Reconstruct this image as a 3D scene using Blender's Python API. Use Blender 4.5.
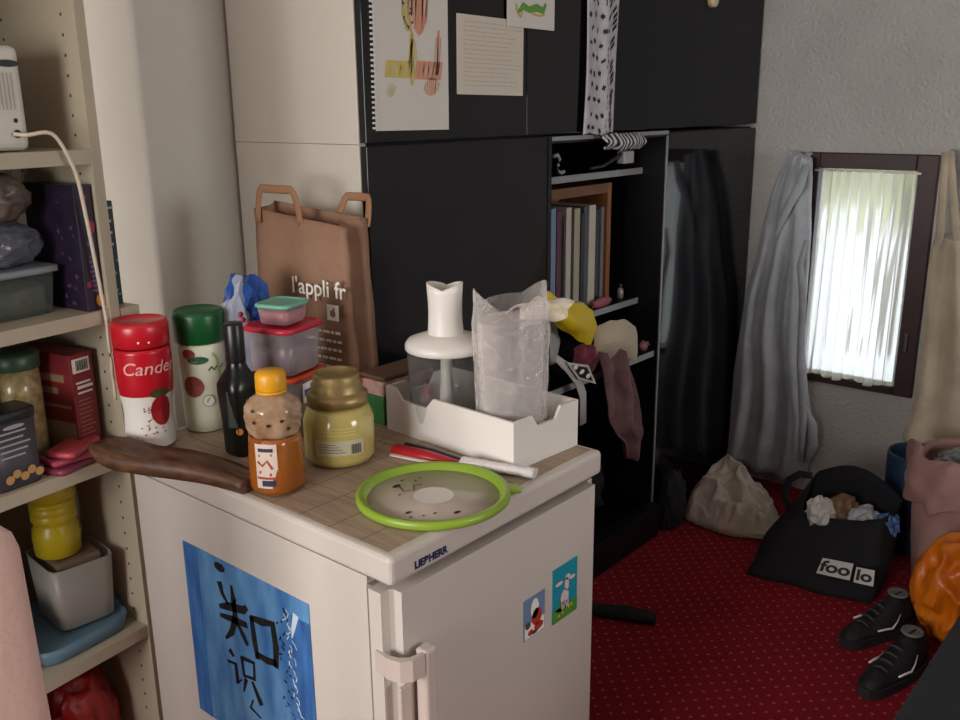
import bpy, bmesh, math, random
from mathutils import Vector, Matrix, Euler, noise
random.seed(7)
PI = math.pi
SC = bpy.context.scene
for o in list(bpy.data.objects):
    bpy.data.objects.remove(o)
COL = SC.collection

# ------------------------------------------------------------------ camera
FPX, PITCH, ROLL, YAW = 920.0, math.radians(15.5), math.radians(0.62), math.radians(49.6)
CAM = Vector((-0.831, -0.889, 1.482))
def _axes():
    h = Vector((math.sin(YAW), math.cos(YAW), 0)); r = Vector((math.cos(YAW), -math.sin(YAW), 0)); z = Vector((0, 0, 1))
    f = h*math.cos(PITCH) - z*math.sin(PITCH)
    d = -h*math.sin(PITCH) - z*math.cos(PITCH)
    r2 = r*math.cos(ROLL) + d*math.sin(ROLL); d2 = -r*math.sin(ROLL) + d*math.cos(ROLL)
    return r2, d2, f
RX, DN, FW = _axes()
cd = bpy.data.cameras.new('camera'); cam = bpy.data.objects.new('camera', cd); COL.objects.link(cam)
cd.sensor_width = 36; cd.lens = FPX/960*36; cd.clip_start = 0.05
cam.matrix_world = Matrix(((RX.x, -DN.x, -FW.x, CAM.x), (RX.y, -DN.y, -FW.y, CAM.y), (RX.z, -DN.z, -FW.z, CAM.z), (0, 0, 0, 1)))
SC.camera = cam
def ray(u, v): return FW + RX*((u-480)/FPX) + DN*((v-360)/FPX)
def onx(u, v, x): d = ray(u, v); return CAM + d*((x-CAM.x)/d.x)
def ony(u, v, y): d = ray(u, v); return CAM + d*((y-CAM.y)/d.y)
def onz(u, v, z): d = ray(u, v); return CAM + d*((z-CAM.z)/d.z)
def hexc(h, k=1.0):
    h = h.lstrip('#'); c = [int(h[i:i+2], 16)/255 for i in (0, 2, 4)]
    return tuple(k*(x/12.92 if x <= .04045 else ((x+.055)/1.055)**2.4) for x in c)

# ------------------------------------------------------------------ sky, daylight, exposure
w = bpy.data.worlds.new('World'); SC.world = w; w.use_nodes = True
w.node_tree.nodes['Background'].inputs[0].default_value = (0.85, 0.93, 1.0, 1)
w.node_tree.nodes['Background'].inputs[1].default_value = 2.4
def area(name, loc, target, sx, sy, power, color):
    l = bpy.data.lights.new(name, 'AREA'); l.shape = 'RECTANGLE'; l.size = sx; l.size_y = sy; l.energy = power; l.color = color
    o = bpy.data.objects.new(name, l); COL.objects.link(o); o.location = loc
    o.rotation_euler = (Vector(target)-Vector(loc)).to_track_quat('-Z', 'Y').to_euler()
    return o
# daylight entering by the large window behind the photographer (left wall), an unseen one in the rear, and an added fill for the column
area('daylight_left', (-3.12, 0.0, 1.45), (0.0, 0.1, 1.0), 1.5, 1.2, 76, (1.0, 0.975, 0.945))
area('column_fill', (-3.12, 1.34, 1.5), (0.3, 1.34, 1.3), 0.40, 1.0, 13, (1.0, 0.975, 0.95))  # added to brighten the column's left face, no known window there
area('daylight_rear', (0.9, -3.62, 1.5), (0.9, 0.0, 1.0), 1.2, 1.1, 34, (1.0, 0.985, 0.965))
SC.view_settings.view_transform = 'Standard'; SC.view_settings.look = 'None'
SC.view_settings.gamma = 1; SC.view_settings.exposure = 0.0; SC.view_settings.use_curve_mapping = False

# ------------------------------------------------------------------ materials
_m = {}
def mat(name, color, rough=0.5, metal=0.0, spec=0.5, var=0.0, vscale=8.0, color2=None, bump=0.0, bscale=60.0, coat=0.0, sheen=0.0, stretch=None):
    if name in _m: return _m[name]
    m = bpy.data.materials.new(name); m.use_nodes = True; nt = m.node_tree; b = nt.nodes['Principled BSDF']
    if isinstance(color, str): color = hexc(color)
    if isinstance(color2, str): color2 = hexc(color2)
    b.inputs['Base Color'].default_value = (*color, 1); b.inputs['Roughness'].default_value = rough
    b.inputs['Metallic'].default_value = metal; b.inputs['Specular IOR Level'].default_value = spec
    b.inputs['Coat Weight'].default_value = coat; b.inputs['Sheen Weight'].default_value = sheen
    tc = nt.nodes.new('ShaderNodeTexCoord'); src = tc.outputs['Object']
    if stretch:
        mp = nt.nodes.new('ShaderNodeMapping'); mp.inputs['Scale'].default_value = stretch
        nt.links.new(src, mp.inputs['Vector']); src = mp.outputs['Vector']
    if var > 0 or color2:
        n = nt.nodes.new('ShaderNodeTexNoise'); n.inputs['Scale'].default_value = vscale; n.inputs['Detail'].default_value = 4
        nt.links.new(src, n.inputs['Vector'])
        r = nt.nodes.new('ShaderNodeValToRGB'); nt.links.new(n.outputs['Fac'], r.inputs['Fac'])
        c2 = color2 or tuple(min(1, c*(1-var)) for c in color)
        r.color_ramp.elements[0].position = .35; r.color_ramp.elements[1].position = .65
        r.color_ramp.elements[0].color = (*color, 1); r.color_ramp.elements[1].color = (*c2, 1)
        nt.links.new(r.outputs['Color'], b.inputs['Base Color'])
    if bump > 0:
        n2 = nt.nodes.new('ShaderNodeTexNoise'); n2.inputs['Scale'].default_value = bscale; n2.inputs['Detail'].default_value = 5
        nt.links.new(src, n2.inputs['Vector'])
        bp = nt.nodes.new('ShaderNodeBump'); bp.inputs['Strength'].default_value = bump; bp.inputs['Distance'].default_value = .01
        nt.links.new(n2.outputs['Fac'], bp.inputs['Height']); nt.links.new(bp.outputs['Normal'], b.inputs['Normal'])
    _m[name] = m; return m
def clear(name, color=(1, 1, 1), alpha=0.25, rough=0.1, body=None, bump=0.0, bscale=60, edge=.75):
    """thin clear plastic / glass: mostly see-through with a glossy skin"""
    if name in _m: return _m[name]
    m = bpy.data.materials.new(name); m.use_nodes = True; nt = m.node_tree; b = nt.nodes['Principled BSDF']
    b.inputs['Base Color'].default_value = (*(body or color), 1); b.inputs['Roughness'].default_value = rough
    b.inputs['Specular IOR Level'].default_value = .7
    t = nt.nodes.new('ShaderNodeBsdfTransparent'); t.inputs[0].default_value = (*color, 1)
    mx = nt.nodes.new('ShaderNodeMixShader')
    fr = nt.nodes.new('ShaderNodeLayerWeight'); fr.inputs['Blend'].default_value = .25
    ma = nt.nodes.new('ShaderNodeMath'); ma.operation = 'MULTIPLY_ADD'; ma.use_clamp = True
    ma.inputs[1].default_value = edge; ma.inputs[2].default_value = alpha
    nt.links.new(fr.outputs['Facing'], ma.inputs[0])
    nt.links.new(ma.outputs[0], mx.inputs[0]); nt.links.new(t.outputs[0], mx.inputs[1]); nt.links.new(b.outputs[0], mx.inputs[2])
    nt.links.new(mx.outputs[0], nt.nodes['Material Output'].inputs[0])
    if bump:
        tc = nt.nodes.new('ShaderNodeTexCoord'); n2 = nt.nodes.new('ShaderNodeTexNoise'); n2.inputs['Scale'].default_value = bscale
        nt.links.new(tc.outputs['Object'], n2.inputs['Vector'])
        bp = nt.nodes.new('ShaderNodeBump'); bp.inputs['Strength'].default_value = bump; bp.inputs['Distance'].default_value = .01
        nt.links.new(n2.outputs['Fac'], bp.inputs['Height']); nt.links.new(bp.outputs['Normal'], b.inputs['Normal'])
    _m[name] = m; return m
def dotted(name, base, dot, step, rad, rough=0.9, axes='XY', diag=True):
    """small dots on a regular diagonal lattice"""
    m = bpy.data.materials.new(name); m.use_nodes = True; nt = m.node_tree; b = nt.nodes['Principled BSDF']; L = nt.links.new
    b.inputs['Roughness'].default_value = rough; b.inputs['Specular IOR Level'].default_value = .15
    tc = nt.nodes.new('ShaderNodeTexCoord'); sp = nt.nodes.new('ShaderNodeSeparateXYZ'); L(tc.outputs['Object'], sp.inputs[0])
    def mth(op, a, bb=None, c=None):
        n = nt.nodes.new('ShaderNodeMath'); n.operation = op
        for i, x in enumerate((a, bb, c)):
            if x is None: continue
            if isinstance(x, (int, float)): n.inputs[i].default_value = x
            else: L(x, n.inputs[i])
        return n.outputs[0]
    def lattice(off):
        ds = []
        for ax in axes:
            f = mth('FRACT', mth('ADD', mth('MULTIPLY', sp.outputs[ax], 1/step), off + 200))
            s = mth('SUBTRACT', f, .5); ds.append(mth('MULTIPLY', s, s))
        return mth('LESS_THAN', mth('ADD', *ds), (rad/step)**2)
    msk = lattice(0)
    if diag: msk = mth('MAXIMUM', msk, lattice(.5))
    no = nt.nodes.new('ShaderNodeTexNoise'); no.inputs['Scale'].default_value = 5; no.inputs['Detail'].default_value = 6; L(tc.outputs['Object'], no.inputs['Vector'])
    rp = nt.nodes.new('ShaderNodeValToRGB'); L(no.outputs['Fac'], rp.inputs['Fac'])
    rp.color_ramp.elements[0].position = .3; rp.color_ramp.elements[1].position = .75
    rp.color_ramp.elements[0].color = (*[c*.8 for c in base], 1); rp.color_ramp.elements[1].color = (*base, 1)
    mx = nt.nodes.new('ShaderNodeMix'); mx.data_type = 'RGBA'; L(msk, mx.inputs[0]); L(rp.outputs[0], mx.inputs[6]); mx.inputs[7].default_value = (*dot, 1)
    L(mx.outputs[2], b.inputs['Base Color'])
    n2 = nt.nodes.new('ShaderNodeTexNoise'); n2.inputs['Scale'].default_value = 260; L(tc.outputs['Object'], n2.inputs['Vector'])
    bp = nt.nodes.new('ShaderNodeBump'); bp.inputs['Strength'].default_value = .5; bp.inputs['Distance'].default_value = .006
    L(n2.outputs['Fac'], bp.inputs['Height']); L(bp.outputs['Normal'], b.inputs['Normal'])
    _m[name] = m; return m

# ------------------------------------------------------------------ mesh helpers
class MB:
    def __init__(s): s.bm = bmesh.new()
    def poly(s, pts, smooth=False):
        f = s.bm.faces.new([s.bm.verts.new(p) for p in pts]); f.smooth = smooth; return s
    def box(s, c, size, rot=None, bev=0.0, seg=2):
        b = bmesh.new(); bmesh.ops.create_cube(b, size=1)
        for v in b.verts: v.co = Vector((v.co.x*size[0], v.co.y*size[1], v.co.z*size[2]))
        if bev > 0: bmesh.ops.bevel(b, geom=list(b.edges), offset=bev, segments=seg, profile=.5, affect='EDGES')
        M = Matrix.Translation(Vector(c)) @ (Euler(rot).to_matrix().to_4x4() if rot else Matrix())
        s._merge(b, M, False); return s
    def span(s, a, b, bev=0.0): # box between two corners
        a = Vector(a); b = Vector(b); return s.box((a+b)/2, [abs(x) for x in (b-a)], None, bev)
    def _merge(s, b, M, smooth):
        mp = {}
        for v in b.verts: mp[v] = s.bm.verts.new(M @ v.co)
        for f in b.faces:
            try:
                nf = s.bm.faces.new([mp[v] for v in f.verts]); nf.smooth = smooth or f.smooth
            except ValueError: pass
        b.free()
    def rings(s, rings, closed=True, cap0=True, cap1=True, smooth=True):
        R = [[s.bm.verts.new(p) for p in r] for r in rings]; n = len(R[0])
        for a, b in zip(R, R[1:]):
            for i in range(n if closed else n-1):
                j = (i+1) % n
                f = s.bm.faces.new((a[i], a[j], b[j], b[i])); f.smooth = smooth
        if closed and cap0: s.bm.faces.new(list(reversed(R[0])))
        if closed and cap1: s.bm.faces.new(R[-1])
        return s
    def lathe(s, prof, c=(0, 0, 0), seg=32, fn=None, axis=None, cap=True):
        c = Vector(c); rs = []
        for r, z in prof:
            ring = []
            for i in range(seg):
                a = 2*PI*i/seg; k = fn(a, z) if fn else 1
                p = Vector((r*k*math.cos(a), r*k*math.sin(a), z))
                if axis is not None: p = axis @ p
                ring.append(c+p)
            rs.append(ring)
        return s.rings(rs, cap0=cap, cap1=cap)
    def tube(s, pts, r, seg=8, flat=1.0, up=(0, 0, 1)):
        pts = [Vector(p) for p in pts]; rs = []
        for i, p in enumerate(pts):
            t = (pts[min(i+1, len(pts)-1)]-pts[max(i-1, 0)]).normalized()
            a = t.cross(Vector(up)); a = a if a.length > 1e-4 else t.cross(Vector((1, 0, 0)))
            a.normalize(); b = a.cross(t)
            rr = r[i] if isinstance(r, (list, tuple)) else r
            rs.append([p + a*rr*math.cos(2*PI*k/seg) + b*rr*flat*math.sin(2*PI*k/seg) for k in range(seg)])
        return s.rings(rs)
    def blob(s, c, size, amp=.15, freq=3.0, sub=4, seed=0, floor=None, ridge=False):
        b = bmesh.new(); bmesh.ops.create_icosphere(b, subdivisions=sub, radius=1)
        for v in b.verts:
            q = v.co*freq + Vector((seed*7.3, seed*3.1, seed*1.7))
            n = noise.fractal(q, .8, 2.0, 4)
            if ridge: n = .45-abs(noise.fractal(q, 1.0, 2.0, 2))*1.5
            k = 1+amp*n
            v.co = Vector((v.co.x*size[0]*k, v.co.y*size[1]*k, v.co.z*size[2]*k))
        for f in b.faces: f.smooth = True
        c = Vector(c)
        s._merge(b, Matrix.Translation(c), True)
        if floor is not None:
            for v in s.bm.verts:
                if v.co.z < floor: v.co.z = floor + (v.co.z-floor)*.02
        return s
    def crumple(s, c, size, amp=.25, seed=0, sub=3, smooth=False):
        b = bmesh.new(); bmesh.ops.create_icosphere(b, subdivisions=sub, radius=1); r_ = random.Random(seed)
        for v in b.verts:
            n = v.co.copy(); k = 1+amp*(r_.random()-.5)+.25*noise.noise(n*1.7+Vector((seed, 0, 0)))
            v.co = Vector((n.x*size[0]*k, n.y*size[1]*k, n.z*size[2]*k))
        for f in b.faces: f.smooth = smooth
        s._merge(b, Matrix.Translation(Vector(c)), smooth); return s
    def surf(s, ctrl, nu=28, nv=28, amp=0.0, freq=20, seed=0):
        """smooth sheet through a grid of control points (Catmull-Rom both ways)"""
        ctrl = [[Vector(p) for p in r] for r in ctrl]
        def cr(P, t):
            n = len(P)-1; x = t*n; i = min(int(x), n-1); f = x-i
            p0, p1, p2, p3 = P[max(i-1, 0)], P[i], P[i+1], P[min(i+2, n)]
            return p1 + (p2-p0)*(.5*f) + (p0*2-p1*5+p2*4-p3)*(.5*f*f) + (-p0+p1*3-p2*3+p3)*(.5*f**3)
        G = []
        for i in range(nu+1):
            row = [cr(r, i/nu) for r in ctrl]
            line = []
            for j in range(nv+1):
                p = cr(row, j/nv)
                if amp: p = p + noise.noise_vector(p*freq + Vector((seed, seed*2, 0)))*amp
                line.append(s.bm.verts.new(p))
            G.append(line)
        for i in range(nu):
            for j in range(nv):
                f = s.bm.faces.new((G[i][j], G[i+1][j], G[i+1][j+1], G[i][j+1])); f.smooth = True
        return s
    def build(s, name, material, parent=None, solid=0.0, auto=None):
        bmesh.ops.recalc_face_normals(s.bm, faces=list(s.bm.faces))
        me = bpy.data.meshes.new(name); s.bm.to_mesh(me); s.bm.free(); me.materials.append(material)
        o = bpy.data.objects.new(name, me); COL.objects.link(o)
        if parent: o.parent = parent
        if solid:
            md = o.modifiers.new('thickness', 'SOLIDIFY'); md.thickness = solid; md.offset = 0
        return o
def thing(name, label, cat, loc=(0, 0, 0), rz=0.0, group=None, rot=None):
    o = bpy.data.objects.new(name, None); COL.objects.link(o); o.empty_display_size = .05
    o.location = loc; o.rotation_euler = rot or (0, 0, rz); o['label'] = label; o['category'] = cat
    if group: o['group'] = group
    return o
def tag(o, label, cat, loc=None, rz=0.0, group=None, rot=None):
    o['label'] = label; o['category'] = cat
    if loc is not None: o.location = loc; o.rotation_euler = rot or (0, 0, rz)
    if group: o['group'] = group
    return o
def struct(o, label=None):
    o['kind'] = 'structure'
    if label: o['label'] = label
    return o
def sq(w, d, z, n=40, e=6.0, c=(0, 0)):
    """rounded rectangle ring"""
    out = []
    for i in range(n):
        a = 2*PI*i/n; ca, sa = math.cos(a), math.sin(a)
        k = (abs(ca)**e + abs(sa)**e)**(-1/e)
        out.append((c[0]+w/2*ca*k, c[1]+d/2*sa*k, z))
    return out
# flat print helpers: 2D polygons mapped onto a surface
def planemap(o, ux, uz, n, off=.0006):
    o, ux, uz, n = Vector(o), Vector(ux).normalized(), Vector(uz).normalized(), Vector(n).normalized()
    return lambda x, y: o + ux*x + uz*y + n*off
def cylmap(a0, r, off=.0006, rfn=None):
    def f(x, y):
        rr = (rfn(y) if rfn else r) + off; a = a0 + x/r
        return Vector((rr*math.cos(a), rr*math.sin(a), y))
    return f
def stroke(mb, mp, pts, wd):
    """ribbon along a 2D polyline; wd one width or one per point"""
    n = len(pts); L = []; R = []
    for i, (x, y) in enumerate(pts):
        a = pts[max(i-1, 0)]; b = pts[min(i+1, n-1)]
        dx, dy = b[0]-a[0], b[1]-a[1]; l = math.hypot(dx, dy) or 1
        ww = (wd[i] if isinstance(wd, (list, tuple)) else wd)/2
        L.append(mp(x-dy/l*ww, y+dx/l*ww)); R.append(mp(x+dy/l*ww, y-dx/l*ww))
    for i in range(n-1): mb.poly((L[i], R[i], R[i+1], L[i+1]))
def rect(mb, mp, x0, y0, x1, y1, nx=1):
    for i in range(nx):
        a = x0+(x1-x0)*i/nx; b = x0+(x1-x0)*(i+1)/nx
        mb.poly((mp(a, y0), mp(b, y0), mp(b, y1), mp(a, y1)))
def disc(mb, mp, cx, cy, rx, ry=None, n=20):
    ry = ry or rx; c = mb.bm.verts.new(mp(cx, cy))
    vs = [mb.bm.verts.new(mp(cx+rx*math.cos(2*PI*i/n), cy+ry*math.sin(2*PI*i/n))) for i in range(n)]
    for i in range(n): mb.bm.faces.new((c, vs[i], vs[(i+1) % n]))
def text(mb, mp, s, size, x=0, y=0, bold=0.0, shear=0.0):
    cu = bpy.data.curves.new('t', 'FONT'); cu.body = s; cu.size = size; cu.align_x = 'CENTER'; cu.align_y = 'CENTER'; cu.offset = bold; cu.shear = shear
    ob = bpy.data.objects.new('t', cu); COL.objects.link(ob)
    dg = bpy.context.evaluated_depsgraph_get(); dg.update()
    me = bpy.data.meshes.new_from_object(ob.evaluated_get(dg))
    vs = [mb.bm.verts.new(mp(x+v.co.x, y+v.co.y)) for v in me.vertices]
    for p in me.polygons:
        try: mb.bm.faces.new([vs[i] for i in p.vertices])
        except ValueError: pass
    bpy.data.objects.remove(ob); bpy.data.curves.remove(cu); bpy.data.meshes.remove(me)
def camang(x, y): return math.atan2(CAM.y-y, CAM.x-x)

# shared materials
white_plastic = mat('white_plastic', '#e6e0d8', .35)
black_ink = mat('black_ink', '#0a0a0c', .6)
white_print = mat('white_print', '#e9e4da', .6)
WALLX, CABY, TOP = 2.562, 0.62, 0.85

# ------------------------------------------------------------------ the room
carpet = dotted('red_carpet', hexc('#8a1a26'), hexc('#a85a53'), .046, .0042)
struct(MB().span((-3.0, -3.5, -.05), (WALLX, 1.75, 0)).build('floor', carpet), 'red carpet with a lattice of small pale dots')
plaster = mat('wall_plaster', '#b4b1ac', .9, spec=.15, var=.07, vscale=5, bump=.6, bscale=75)
cream = mat('cream_plaster', '#d3cec4', .85, spec=.2, var=.05, vscale=4, bump=.15, bscale=40)
struct(MB().span((-3.0, -3.5, 2.5), (WALLX, 1.75, 2.55)).build('ceiling', mat('ceiling_paint', '#d8d4cc', .9)))
WY0, WY1, WZ0, WZ1 = -0.035, 0.415, 0.455, 1.305   # window opening in the right wall
m = MB()
m.span((WALLX, -3.5, 0), (WALLX+.05, WY0, 2.5)).span((WALLX, WY1, 0), (WALLX+.05, 1.75, 2.5))
m.span((WALLX, WY0, 0), (WALLX+.05, WY1, WZ0)).span((WALLX, WY0, WZ1), (WALLX+.05, WY1, 2.5))
struct(m.build('wall_right', plaster), 'rough grey white plaster wall with the small window')
struct(MB().span((-3.0, 1.6, 0), (WALLX, 1.75, 2.5)).build('wall_rear', cream))
m = MB()   # left wall out of view: window opening, plus a slot added for the column fill
m.span((-3.1, -3.5, 0), (-3.0, -.8, 2.5)).span((-3.1, .8, 0), (-3.0, 1.1, 2.5)).span((-3.1, 1.56, 0), (-3.0, 1.75, 2.5)).span((-3.1, 1.1, 0), (-3.0, 1.56, .9)).span((-3.1, 1.1, 2.1), (-3.0, 1.56, 2.5)).span((-3.1, -.8, 0), (-3.0, .8, .85)).span((-3.1, -.8, 2.05), (-3.0, .8, 2.5))
struct(m.build('wall_left', cream))
m = MB()
m.span((-3.1, -3.6, 0), (.3, -3.5, 2.5)).span((1.5, -3.6, 0), (WALLX+.05, -3.5, 2.5)).span((.3, -3.6, 0), (1.5, -3.5, .9)).span((.3, -3.6, 2.05), (1.5, -3.5, 2.5))
struct(m.build('wall_front', mat('darkened_front_wall', '#4f4a45', .7)))  # unseen wall, coloured dark so the black doors reflect less light
# plaster column in the corner, one rounded arris
m = MB(); R = .012; x0, y0, x1, y1 = .325, 1.1, 1.2, 1.6
ring = [(x0, y1), (x0, y0+R)] + [(x0+R-R*math.cos(t), y0+R-R*math.sin(t)) for t in (PI/8, PI/4, 3*PI/8)] + [(x0+R, y0), (x1, y0), (x1, y1)]
m.rings([[(x, y, 0) for x, y in ring], [(x, y, 2.5) for x, y in ring]], smooth=False)
struct(m.build('wall_column', cream), 'cream plaster column beside the shelf')

# window in the right wall
wood_dark = mat('dark_brown_frame', '#3a1d20', .45, var=.3, vscale=12)
fr = MB(); xa, xb = WALLX-.02, WALLX+.06
fr.span((xa, WY0, WZ0), (xb, WY0+.07, WZ1), .004).span((xa, WY1-.05, WZ0), (xb, WY1, WZ1), .004)
fr.span((xa, WY0+.07, WZ1-.055), (xb, WY1-.05, WZ1), .004).span((xa, WY0+.07, WZ0), (xb, WY1-.05, WZ0+.03), .004)
win = struct(fr.build('window_1', wood_dark), 'small dark brown framed window')
struct(MB().span((WALLX+.03, WY0+.06, WZ0+.02), (WALLX+.036, WY1-.04, WZ1-.04)).build('pane', clear('window_glass', (1, 1, 1), .04, .02), win))
MB().span((xa-.012, WY0+.03, .62), (xa, WY0+.045, .69), .003).build('window_catch', mat('steel', '#8a8a8a', .3, 1), win)
# tree outside seen as green through the curtain
t = thing('garden_tree', 'green tree outside glowing through the top of the window curtain', 'tree', (5.2, .7, 0))
m = MB(); rnd = random.Random(3)
for k in range(14): m.blob((rnd.uniform(-.7, .7), rnd.uniform(-1.0, 1.0), rnd.uniform(1.25, 2.6)), (.6, .6, .5), .7, 5, 4, k)
m.build('foliage', mat('leaf_green', '#c9c552', .7, color2='#9aa03a', vscale=10), t)
MB().lathe([(.14, 0), (.11, 1.5)], (0, 0, 0), 12).build('trunk', mat('bark', '#5b4a38', .9), t)

# ------------------------------------------------------------------ curtain
m = MB()
def curt(u, v):
    y = WY0+.056 + (WY1-WY0-.106)*u + (.02*(1-v)*(1-u)*0)
    ph = 2*PI*9.5*u + 1.1*math.sin(2.2*v+u*7)
    yy = min(WY1-.053, max(WY0+.058, y + .006*math.sin(9*u+2*v) + (.0085+.004*math.sin(5*u+2))*math.cos(ph)))
    f = .011*math.sin(ph) + .003*math.sin(2*PI*23*u+v*4)
    return (WALLX-.026 - .0 + f*(.5+.5*(1-v)) , yy, WZ0+.03 + (WZ1-WZ0-.085)*v + (1-v)*.008*math.sin(17*u))
G = [[m.bm.verts.new(curt(i/240, j/24)) for j in range(25)] for i in range(241)]
for i in range(240):
    for j in range(24):
        f = m.bm.faces.new((G[i][j], G[i+1][j], G[i+1][j+1], G[i][j+1])); f.smooth = True
cm = bpy.data.materials.new('sheer_curtain'); cm.use_nodes = True; nt = cm.node_tree
for n in list(nt.nodes):
    if n.type == 'BSDF_PRINCIPLED': nt.nodes.remove(n)
tl = nt.nodes.new('ShaderNodeBsdfTranslucent'); tl.inputs[0].default_value = (.9, .9, .86, 1)
df = nt.nodes.new('ShaderNodeBsdfDiffuse'); df.inputs[0].default_value = (.8, .79, .74, 1)
tr = nt.nodes.new('ShaderNodeBsdfRefraction'); tr.inputs['Roughness'].default_value = .32; tr.inputs['IOR'].default_value = 1.12
m1 = nt.nodes.new('ShaderNodeMixShader'); m1.inputs[0].default_value = .25
m2 = nt.nodes.new('ShaderNodeMixShader'); m2.inputs[0].default_value = .35
nt.links.new(tl.outputs[0], m1.inputs[1]); nt.links.new(df.outputs[0], m1.inputs[2])
nt.links.new(m1.outputs[0], m2.inputs[1]); nt.links.new(tr.outputs[0], m2.inputs[2])
nt.links.new(m2.outputs[0], nt.nodes['Material Output'].inputs[0])
t = thing('window_curtain', 'sheer white gathered curtain hung across the small dark window', 'curtain', (0, 0, 0))
m.build('curtain_cloth', cm, t)
MB().tube([(WALLX-.028, WY0+.05, WZ1-.062), (WALLX-.028, WY1-.04, WZ1-.062)], .004).build('curtain_rod', white_plastic, t)

# ------------------------------------------------------------------ black wardrobe wall
gloss = mat('black_gloss', '#090b10', .07, spec=.45)
satin = mat('black_satin', '#121318', .35, spec=.22)
blackin = mat('black_laminate', '#0e0f12', .45, spec=.3)
whitelam = mat('white_laminate', '#cdc6ba', .5, var=.04, vscale=3)
greyedge = mat('grey_edge', '#8b8c8c', .4)
XL, XM, XR, XE = .568, 1.236, 1.892, 2.552
YB = 1.09
def cabinet(name, label, x0, x1, z0, z1, doors, dm, side):
    t = thing(name, label, 'cabinet', (x0, CABY, z0))
    w_, d_, h_ = x1-x0, YB-CABY, z1-z0
    MB().span((.018, .02, .0), (w_-.018, d_, .018)).span((.018, .02, h_-.018), (w_-.018, d_, h_)).span((.018, d_-.01, .018), (w_-.018, d_, h_-.018)).build('carcass', blackin, t)
    MB().span((0, .02, 0), (.018, d_, h_)).build('side_panel', side, t)
    MB().span((w_-.018, .02, 0), (w_, d_, h_)).build('side_panel', blackin, t)
    a = 0
    for d in doors:
        MB().span((a+.0015, 0, .003), (a+d-.0015, .019, h_-.003), .0012).build('door', dm, t); a += d
    return t
wc = cabinet('wardrobe_cabinet', 'tall glossy black cabinet with white side, behind the brown paper bag', XL, XM-.001, 0.0, 1.400, [XM-XL-.001], gloss, whitelam)
cabinet('wardrobe_cabinet', 'tall glossy black cabinet reflecting the curtain, next to grey robe', XR+.001, XE, 0.0, 1.392, [XE-XR-.001], gloss, greyedge)
ub = cabinet('overhead_cabinet', 'black overhead cabinet carrying the pinned drawings and letter', XL, 1.48, 1.401, 2.25, [1.14-XL, 1.48-1.14], gloss, whitelam)
ur = cabinet('overhead_cabinet', 'plain satin black overhead cabinet nearest the window wall', 1.482, XE, 1.402, 2.25, [XE-1.482], satin, blackin)
MB().span((-.001, .021, 1.368), (0, YB-CABY, 1.3995)).build('edge_band', whitelam, wc)
MB().span((-.001, .021, .0005), (0, YB-CABY, .030)).build('edge_band', whitelam, ub)
MB().lathe([(.006, 0), (.02, .002), (.02, .02), (.012, .026)], (2.13-1.482, 0, 1.803-1.402), 16, axis=Matrix.Rotation(PI/2, 3, 'X')).build('knob', mat('beige_knob', '#c9b594', .5), ur)
# open shelf unit in the middle
t = thing('open_shelf_unit', 'black open shelf compartment between two closed black cabinets, full of books and clothes', 'shelf', (XM, CABY, 0))
W = XR-XM
MB().span((0.001, 0, 0), (.018, YB-CABY, 1.398)).build('side_panel', blackin, t)
MB().span((W-.018, 0, 0), (W-.001, YB-CABY, 1.398)).build('side_panel', blackin, t)
MB().span((.018, YB-CABY-.012, 0), (W-.018, YB-CABY, 1.398)).build('back_panel', blackin, t)
MB().span((.018, 0, 1.378), (W-.018, YB-CABY-.012, 1.398)).build('top_panel', blackin, t)
MB().span((.018, .03, .0), (W-.018, YB-CABY-.012, .06)).build('bottom_panel', blackin, t)
for z, dy in ((1.278, .08), (.842, .08), (.665, .01)):
    s = MB().span((.018, dy+.003, z-.02), (W-.018, YB-CABY-.012, z)).build('shelf', blackin, t)
    MB().span((.018, dy, z-.02), (W-.018, dy+.003, z)).build('shelf_edge', greyedge, s)
MB().span((.018, -.002, 1.385), (W-.001, 0, 1.396)).build('top_edge', greyedge, t)
MB().span((W-.012, -.003, .02), (W-.003, 0, 1.38)).build('edge_strip', greyedge, t)

# ------------------------------------------------------------------ refrigerator
enamel = mat('white_enamel', '#c9c1b8', .32, var=.03, vscale=2)
enamel2 = mat('aged_white_plastic', '#c8bab0', .42, var=.06, vscale=5)
fr = thing('refrigerator', 'white counter height refrigerator with wood pattern top and magnets', 'refrigerator', (0, 0, 0))
FX, FY = .562, .745
m = MB(); m.span((.006, .052, .03), (FX-.005, FY-.03, .80)); m.build('body', enamel, fr)
MB().box((FX/2, FY/2-.003, .826), (FX, FY+.006, .048), None, .009, 3).build('top_slab', enamel, fr)
wn = mat('wood_pattern_laminate', '#ac9680', .5, color2='#95806d', vscale=9, stretch=(14, 1.2, 4))
nt = wn.node_tree; br = nt.nodes.new('ShaderNodeTexBrick'); br.inputs['Scale'].default_value = 5; br.inputs['Mortar Size'].default_value = .005; br.inputs['Brick Width'].default_value = 1.1; br.inputs['Row Height'].default_value = .36
tcw = nt.nodes.new('ShaderNodeTexCoord'); nt.links.new(tcw.outputs['Object'], br.inputs['Vector'])
mxw = nt.nodes.new('ShaderNodeMix'); mxw.data_type = 'RGBA'; src = nt.nodes['Principled BSDF'].inputs['Base Color'].links[0].from_socket
nt.links.new(src, mxw.inputs[6]); mxw.inputs[7].default_value = (*hexc('#5c4a3c'), 1); nt.links.new(br.outputs['Fac'], mxw.inputs[0]); nt.links.new(mxw.outputs[2], nt.nodes['Principled BSDF'].inputs['Base Color'])
MB().span((.014, .012, .8495), (FX-.014, FY-.02, .8506)).build('worktop_inlay', wn, fr)
m = MB(); m.box((FX/2, .019, .413), (FX, .048, .746), None, .0)
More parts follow.
